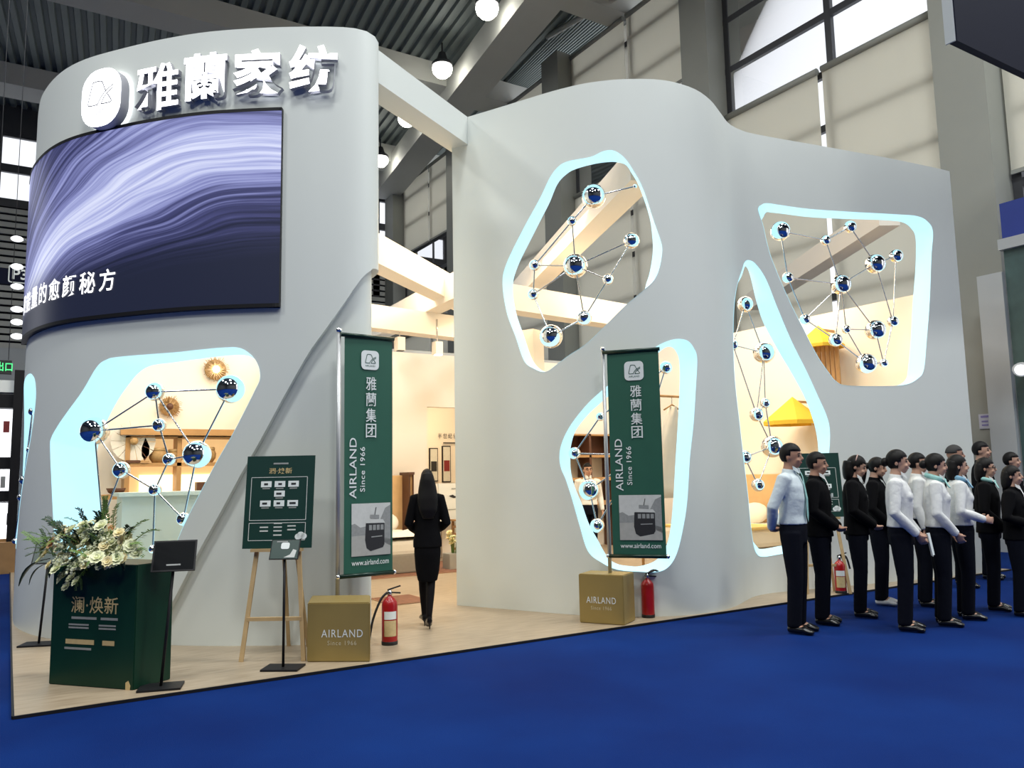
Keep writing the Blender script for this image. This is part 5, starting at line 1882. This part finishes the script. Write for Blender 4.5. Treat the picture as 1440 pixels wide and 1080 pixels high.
def person(name_label, loc, heading, H, sex='f', arms=('clasp', 'clasp'), top='shirt', topm=None, bottom='trousers', hair='bun', sk=skin, nod=0.0, turn=0.0, extras=(), shoes=None, walk=False, z0=0.0, heels=False):
    t = thing('person', name_label, 'person', (loc[0], loc[1], z0))
    t.rotation_euler = (0, 0, heading)
    sc = H / 1.70
    wS = 1.0 if sex == 'm' else .90
    LEG = {1: (Vector((0, .085, .90)), Vector((.01, .085, .49)), Vector((-.02, .085, .09))), -1: (Vector((0, -.085, .90)), Vector((.015, -.085, .49)), Vector((-.015, -.085, .09)))}
    if walk:
        LEG = {1: (Vector((.0, .08, .90)), Vector((.17, .055, .52)), Vector((.20, .03, .13))), -1: (Vector((0, -.08, .90)), Vector((.02, -.045, .50)), Vector((-.13, -.005, .15)))}

    def put(nm, me, m, smooth=True, parent=None):
        me.transform(Matrix.Scale(sc, 4))
        me.materials.clear()
        me.materials.append(m)
        if smooth:
            me.polygons.foreach_set('use_smooth', [True] * len(me.polygons))
        o = bpy.data.objects.new(nm, me)
        COL.objects.link(o)
        o.parent = parent or t
        return o
    # ---- body, one continuous surface
    b = MB()
    tube_e(b, [((0, 0, .82), .11 * wS, .09), ((0, 0, .92), .155, .11), ((0, 0, 1.04), .135 * wS, .095), ((.005, 0, 1.20), .155 * wS, .108), ((.0, 0, 1.32), .165 * wS, .10), ((-.01, 0, 1.40), .13 * wS, .075), ((-.01, 0, 1.44), .065, .06), ((.0, 0, 1.50), .052, .054), ((.01, 0, 1.56), .05, .055)], n=16)
    hd = Vector((.015, 0, 1.59))
    RH = Matrix.Rotation(turn, 3, 'Z') @ Matrix.Rotation(nod, 3, 'Y')
    piv = Vector((0, 0, 1.50))

    def hp(v):
        return piv + RH @ (Vector(v) - piv)
    hb = MB()
    hb.ell(hd + Vector((-.005, 0, .015)), (.092, .074, .098), 18, 12)
    hb.ell(hd + Vector((.03, 0, -.045)), (.062, .056, .066), 14, 10)
    hb.ell(hd + Vector((.052, 0, -.088)), (.024, .024, .018), 10, 6)
    hb.ell(hd + Vector((.094, 0, -.018)), (.020, .0125, .020), 10, 6)
    hb.tube([hd + Vector((.082, 0, .02)), hd + Vector((.100, 0, -.02))], [.008, .011], 8)
    for sg in (1, -1):
        hb.ell(hd + Vector((-.008, sg * .075, -.008)), (.018, .009, .030), 8, 6)
        hb.ell(hd + Vector((.07, sg * .034, -.035)), (.02, .022, .02), 8, 6)
    b.add([hp(v) for v in hb.v], hb.f)
    for sg in (1, -1):
        sh, el, wr, d = arm(sg, arms[0 if sg == 1 else 1])
        sh.y *= wS
        tube_e(b, [(sh + Vector((0, -.04 * sg, .0)), .05, .05), (sh, .050, .052), (lerp3(sh, el, .5), .043, .045), (el, .037, .038), (lerp3(el, wr, .3), .037, .037), (wr, .024, .022)], Vector((1, 0, 0)), 10)
        hand(b, wr, d, sg)
        hip, kn, an = LEG[sg]
        tube_e(b, [(hip + Vector((0, 0, .02)), .08, .088), (lerp3(hip, kn, .5), .07, .075), (kn, .052, .056), (lerp3(kn, an, .35), .05, .056), (an, .034, .038)], n=10)
        fz = an.z - .05
        toe = an + (Vector((.15, sg * .02, -.055)) if not (walk and sg == -1) else Vector((.12, 0, -.11)))
        tube_e(b, [(an + Vector((-.045, 0, -.045)), .028, .025), (an + Vector((.02, 0, -.035)), .036, .036), (lerp3(an, toe, .7) + Vector((0, 0, -.01)), .042, .024), (toe, .03, .014)], n=10)
    body = put('body', remesh(b, .0085, 3), sk)
    # ---- face details
    for sg in (1, -1):
        put('eye', MB().ell(hp(hd + Vector((.0775, sg * .031, .008))), (.010, .0125, .007), 10, 6, RH).mesh(), eye_dark)
        put('eyebrow', MB().tube([hp(hd + Vector((.084, sg * .016, .026))), hp(hd + Vector((.082, sg * .034, .030))), hp(hd + Vector((.070, sg * .050, .024)))], .0035, 6).mesh(), hair_black)
    put('mouth', MB().ell(hp(hd + Vector((.088, 0, -.056))), (.008, .020, .0065), 10, 6, RH).mesh(), lip)
    # ---- hair
    hv = MB()
    cap = MB()
    cap.ell(hd + Vector((-.010, 0, .022)), (.100, .083, .105), 28, 20)
    keep = []
    for f in cap.f:
        c = sum((Vector(cap.v[i]) for i in f), Vector()) / len(f) - hd
        if sex == 'm':
            ok = c.z > .062 - max(0, -c.x) * 1.6 if c.x > -.03 else c.z > -.055
            if abs(c.y) > .06 and c.x < .02 and c.z > .0:
                ok = True
        else:
            ok = c.z > .05 - max(0, .055 - c.x) * 1.35
            if c.x < -.0:
                ok = c.z > -.085
        if hair == 'shaved':
            ok = ok and c.z > .03
        if ok:
            keep.append(f)
    used = sorted({i for f in keep for i in f})
    ix = {i: k for k, i in enumerate(used)}
    outer = [hp(cap.v[i]) for i in used]
    th = .010 if hair == 'shaved' else 0
    hm = bpy.data.meshes.new('hair')
    hm.from_pydata([tuple(v) for v in outer], [], [tuple(ix[i] for i in f) for f in keep])
    ho = put('hair', hm, hair_black if hair != 'shaved' else mat('hair_grey', (.03, .028, .028), .7))
    so = ho.modifiers.new('thickness', 'SOLIDIFY')
    so.thickness, so.offset = .011 * sc, -1
    if hair == 'bun':
        put('hair_bun', MB().ell(hp(hd + Vector((-.115, 0, .0))), (.042, .048, .044), 14, 10).mesh(), hair_black)
    if hair == 'ponytail':
        q = MB()
        tube_e(q, [(hp(hd + Vector((-.10, 0, .03))), .03, .025), (hp(hd + Vector((-.135, 0, -.04))), .035, .03), (hp(hd + Vector((-.13, 0, -.14))), .03, .025), (hp(hd + Vector((-.12, 0, -.22))), .01, .01)])
        put('ponytail', q.mesh(), hair_black)
    if hair == 'long':
        q = MB()
        tube_e(q, [((-.02, 0, 1.66), .075, .07), ((-.035, 0, 1.58), .100, .080), ((-.06, 0, 1.48), .122, .070), ((-.10, 0, 1.38), .135, .050), ((-.125, 0, 1.26), .12, .040), ((-.125, 0, 1.17), .07, .02)], n=20)
        put('long_hair', remesh(q, .014, 3), hair_black)
    if hair == 'bob':
        q = MB()
        tube_e(q, [((-.03, 0, 1.65), .078, .06), ((-.035, 0, 1.57), .093, .072), ((-.045, 0, 1.49), .092, .062), ((-.05, 0, 1.44), .07, .045)], n=20)
        put('bobbed_hair', remesh(q, .013, 3), hair_black)
    # ---- clothes
    m = topm or shirt_white
    hem = .86 if top == 'jacket' else .97
    c = MB()
    k = .020 if top == 'jacket' else .012
    rows = [((0, 0, hem), .165 + k, .118 + k), ((0, 0, .93), .155 + k + .01, .11 + k), ((0, 0, 1.05), (.138 if sex == 'f' else .15) + k, .10 + k), ((.006, 0, 1.2), .158 * wS + k + .004, .112 + k), ((.002, 0, 1.31), .172 * wS + k, .104 + k), ((-.008, 0, 1.39), .15 * wS + k, .082 + k * .8), ((-.01, 0, 1.435), .078, .066), ((-.006, 0, 1.475), .062, .062)]
    if top == 'shirt':
        rows[0] = ((0, 0, hem), .158 + k, .112 + k)
        rows.pop(1)
    tube_e(c, rows, n=20)
    if sex == 'f':
        for sg in (1, -1):
            c.ell((.082, sg * .066, 1.255), (.052, .06, .058), 12, 8)
    for sg in (1, -1):
        sh, el, wr, d = arm(sg, arms[0 if sg == 1 else 1])
        sh.y *= wS
        kk = .016 if top == 'jacket' else .011
        tube_e(c, [(sh + Vector((0, -.05 * sg, .0)), .05 + kk, .05 + kk), (sh, .054 + kk, .056 + kk), (lerp3(sh, el, .5), .045 + kk, .048 + kk), (el + Vector((-.005, 0, 0)), .042 + kk, .042 + kk), (lerp3(el, wr, .4), .040 + kk, .039 + kk), (lerp3(el, wr, .90), .031 + kk, .030 + kk), (lerp3(el, wr, .97), .03 + kk, .03 + kk)], Vector((1, 0, 0)), 12)
    put('jacket' if top == 'jacket' else 'shirt', remesh(c, .012, 3), suit_black if top == 'jacket' else m)
    if top == 'jacket':
        put('shirt_front', MB().add([Vector(v) for v in ((.075, -.045, 1.465), (.075, .045, 1.465), (.112, .035, 1.38), (.140, .0, 1.21), (.112, -.035, 1.38), (.05, 0, 1.42))], [(0, 4, 2, 1), (4, 3, 2), (0, 1, 5)]).mesh(), m, False)
    col = MB()
    for sg in (1, -1):
        col.hexa([Vector(v) for v in ((.055, sg * .012, 1.455), (.092, sg * .012, 1.43), (.085, sg * .055, 1.435), (.045, sg * .058, 1.465), (.050, sg * .012, 1.492), (.078, sg * .012, 1.470), (.075, sg * .050, 1.475), (.040, sg * .055, 1.50))])
        put('collar', col.mesh(), m, False)
        col = MB()
    q = MB()
    if bottom == 'trousers':
        tube_e(q, [((0, 0, .80), .15, .115), ((0, 0, .92), .168, .122), ((0, 0, 1.0), .150, .110), ((0, 0, 1.03), .145, .107)], n=18)
        for sg in (1, -1):
            hip, kn, an = LEG[sg]
            tube_e(q, [(hip + Vector((0, 0, .0)), .092, .102), (lerp3(hip, kn, .5), .083, .09), (kn, .068, .072), (lerp3(kn, an, .5), .064, .068), (an + Vector((0, 0, .0)), .058, .066), (an + Vector((.0, 0, -.03)), .058, .068)], n=12)
        put('trousers', remesh(q, .012, 3), trouser_black)
        put('belt', MB().rings([[Vector((.113 * math.cos(a), .152 * math.sin(a), z)) for a in np.linspace(0, 2 * PI, 24, endpoint=False)] for z in (.985, 1.02)], cap=False).mesh(), black_metal)
    else:
        tube_e(q, [((.03, 0, .50), .125, .115), ((.02, 0, .62), .155, .125), ((.0, 0, .80), .172, .13), ((0, 0, .93), .168, .125), ((0, 0, 1.02), .145, .11)], n=20)
        put('skirt', remesh(q, .012, 3), suit_black)
        q = MB()
        for sg in (1, -1):
            hip, kn, an = LEG[sg]
            q = MB()
            tube_e(q, [(lerp3(hip, kn, .4), .078, .082), (lerp3(hip, kn, .75), .066, .07), (kn, .056, .06), (lerp3(kn, an, .35), .054, .060), (an, .038, .042), (an + Vector((.02, 0, -.035)), .041, .041), (an + Vector((.08, 0, -.06)), .045, .03)], n=12)
            q.ell(an + Vector((-.04, 0, -.045)), (.034, .034, .032))
            put('stocking', remesh(q, .010, 3), tights)
    for sg in (1, -1):
        an = LEG[sg][2]
        toe = an + (Vector((.17, sg * .022, -.068)) if not (walk and sg == -1) else Vector((.13, 0, -.125)))
        q = MB()
        tube_e(q, [(an + Vector((-.06, 0, -.055)), .034, .028), (an + Vector((-.01, 0, -.048)), .041, .036), (lerp3(an, toe, .55) + Vector((0, 0, -.012)), .045, .032), (lerp3(an, toe, .85) + Vector((0, 0, -.006)), .046, .024), (toe, .028, .016)], n=14)
        if heels:
            hb_ = an + Vector((-.055, 0, -.06))
            q.tube([hb_, hb_ + Vector((-.01, 0, -.075))], [.018, .010], 8)
        put('shoe', remesh(q, .009, 3), shoes or shoe_black)
    for ex in extras:
        if ex == 'tie':
            put('necktie', MB().add([Vector(v) for v in ((.098, -.014, 1.44), (.098, .014, 1.44), (.112, .018, 1.40), (.140, .030, 1.20), (.138, .034, 1.05), (.140, 0, .99), (.138, -.034, 1.05), (.140, -.030, 1.20), (.112, -.018, 1.40))], [(0, 8, 2, 1), (8, 7, 3, 2), (7, 6, 4, 3), (6, 5, 4)]).mesh(), teal_cloth, False)
        if ex in ('scarf', 'bluescarf'):
            mm = teal_cloth if ex == 'scarf' else blue_cloth
            rg = []
            for a in np.linspace(0, 2 * PI, 20, endpoint=False):
                r_ = Vector((math.cos(a), math.sin(a), 0))
                cc_ = Vector((.0, 0, 1.465 - .025 * math.cos(a))) + Vector((r_.x * .072, r_.y * .072, 0))
                rg.append([cc_ + r_ * .020 * math.cos(u) + Vector((0, 0, .026 * math.sin(u))) for u in np.linspace(0, 2 * PI, 8, endpoint=False)])
            put('scarf', MB().rings(rg, closed=True).mesh(), mm)
            put('scarf_knot', MB().ell((.088, 0, 1.435), (.022, .026, .022), 10, 8).mesh(), mm)
            for sg in (1, -1):
                put('scarf_end', MB().hexa([Vector(v) for v in ((.085, 0, 1.44), (.10, 0, 1.44), (.10, sg * .02, 1.44), (.085, sg * .02, 1.44), (.128, sg * .02, 1.36), (.138, sg * .02, 1.355), (.132, sg * .075, 1.365), (.122, sg * .075, 1.37))]).mesh(), mm, False)
        if ex == 'badge':
            put('name_badge', MB().box((.135, .09, 1.27), (.012, .055, .035)).mesh(), sheet_white, False)
        if ex == 'glasses':
            for sg in (1, -1):
                ring = [hp(hd + Vector((.098 - .004, sg * .033, .006)) + Vector((0, .024 * math.cos(a), .018 * math.sin(a)))) for a in np.linspace(0, 2 * PI, 13)]
                put('spectacle_rim', MB().tube(ring, .003, 6).mesh(), black_metal)
                put('spectacle_arm', MB().tube([hp(hd + Vector((.092, sg * .056, .008))), hp(hd + Vector((-.01, sg * .08, .008)))], .0025, 6).mesh(), black_metal)
        if ex == 'headband':
            put('hair_clip', MB().tube([hp(hd + Vector((-.02, .088 * math.cos(a), .03 + .098 * math.sin(a)))) for a in np.linspace(.3, PI - .3, 9)], .006, 6).mesh(), mat('hair_clip', (.55, .35, .3), .4))
        if ex == 'watch':
            e_, w_, d_ = arm(1, arms[0])[1:]
            dd = (w_ - e_).normalized()
            put('wristwatch', MB().tube([w_ - dd * .012, w_ + dd * .012], .032, 14).mesh(), black_metal)
    return t


def at_px(px, Y=None, foot=None):
    """standing point seen in that pixel column"""
    if foot is not None:
        return gz(px, foot, 0)
    d = ray(px, 760)
    return Vector((d.x / d.y * Y, Y, 0))


def ht(p, py):
    return zat(py, p.x, p.y)


R_ = math.radians
p1 = at_px(1124, foot=889)
person('man in white shirt and pale teal tie, hands behind back, leftmost of the crowd', p1, R_(-66), ht(p1, 625), 'm', ('behind', 'behind'), 'shirt', shirt_blue, hair='short', sk=skin_dark, extras=('tie', 'watch'), nod=.06)
p2 = at_px(1160, foot=877)
person('man in black suit with name badge, just behind the man in white shirt', p2, R_(-60), ht(p2, 637), 'm', ('clasp', 'clasp'), 'jacket', shirt_white, hair='short', sk=skin_dark, extras=('badge',), nod=.05)
p3 = at_px(1213, foot=867)
person('woman in black suit with pinned up hair, head bowed, right of the suited man', p3, R_(-57), ht(p3, 641), 'f', ('clasp', 'clasp'), 'jacket', shirt_white, hair='bob', extras=('headband',), nod=.30)
p4 = at_px(1243, foot=850)
person('woman in black jacket and white sneakers standing in shade behind the white blouse', p4, R_(-64), ht(p4, 644), 'f', ('low', 'low'), 'jacket', suit_black, hair='ponytail', nod=.2, shoes=shoe_white)
p5 = at_px(1277, foot=886)
person('woman in plain white blouse holding folded papers, front of the crowd', p5, R_(-61), ht(p5, 634), 'f', ('low', 'low'), 'shirt', shirt_white, hair='bun', nod=.03)
p6 = at_px(1297, Y=5.35)
person('person in white shirt half hidden behind the woman with papers', p6, R_(-54), ht(p6, 638), 'm', ('side', 'side'), 'shirt', shirt_white, hair='short')
p7 = at_px(1330, foot=879)
person('woman in white blouse with pale teal scarf, hands joined, second white blouse', p7, R_(-54), ht(p7, 639), 'f', ('low', 'low'), 'shirt', shirt_white, hair='bun', extras=('scarf',), nod=.1)
p8 = at_px(1362, foot=870)
person('woman with bobbed hair and blue scarf over white blouse, arms raised in front', p8, R_(-49), ht(p8, 641), 'f', ('hold', 'hold'), 'shirt', shirt_white, hair='bob', extras=('bluescarf',))
p9 = at_px(1351, Y=5.9)
person('man with cropped hair at the back behind the bobbed woman', p9, R_(-54), ht(p9, 627), 'm', ('side', 'side'), 'jacket', shirt_white, hair='shaved', sk=skin_dark)
p10 = at_px(1389, Y=6.1)
person('tall man with thick black hair at the back against the grey column', p10, R_(-69), ht(p10, 622), 'm', ('side', 'side'), 'jacket', shirt_white, hair='short')
p11 = at_px(1401, foot=858)
person('woman with glasses in open black jacket and teal scarf', p11, R_(-64), ht(p11, 645), 'f', ('low', 'low'), 'jacket', shirt_white, hair='bob', extras=('scarf', 'glasses'))
p12 = at_px(1431, Y=5.8)
person('person at the back right edge showing only dark hair', p12, R_(-69), ht(p12, 637), 'm', ('side', 'side'), 'jacket', shirt_white, hair='short')
p13 = at_px(1439, foot=866)
person('woman in black jacket with clasped hands at the right edge', p13, R_(-71), ht(p13, 656), 'f', ('hold', 'hold'), 'jacket', shirt_white, hair='bob')
# papers held by the woman in front
d5 = Vector((math.cos(R_(-61)), math.sin(R_(-61)), 0))
l5 = Vector((-d5.y, d5.x, 0))
for k, (dl, an_, nm) in enumerate(((.045, .35, 'pale green folded paper in the left hand of the woman in white'), (-.05, -.2, 'white folded paper in the right hand of the woman in white'))):
    c = p5 + d5 * .24 + l5 * dl + Vector((0, 0, .83))
    ax_p = (l5 * math.cos(an_) + d5 * math.sin(an_)).normalized()
    upv = Vector((d5.x * -.15, d5.y * -.15, 1)).normalized()
    tg = MB()
    tg.prism([(-.035, -.13), (.04, -.13), (.045, .08), (-.03, .08)], c, ax_p, upv, .004)
    tag(tg.build('folded_paper', sheet_white, None, c), nm, 'paper')
# woman walking into the stand, seen from behind
pw = gz(602, 883, .02)
person('woman in black jacket and skirt with long black hair walking away into the stand', pw, math.atan2(.93, .37), ht(pw, 661) - .02, 'f', ('hold', 'hold'), 'jacket', suit_black, 'skirt', 'long', walk=True, z0=.02, heels=True).scale = (.9, .85, 1)
# man with glasses inside
pm = at_px(829, Y=11.6)
person('man with glasses in white shirt inside the lower opening', pm, R_(-110), ht(pm, 652) - .02, 'm', ('side', 'side'), 'shirt', shirt_white, hair='short', extras=('glasses',), z0=.02)
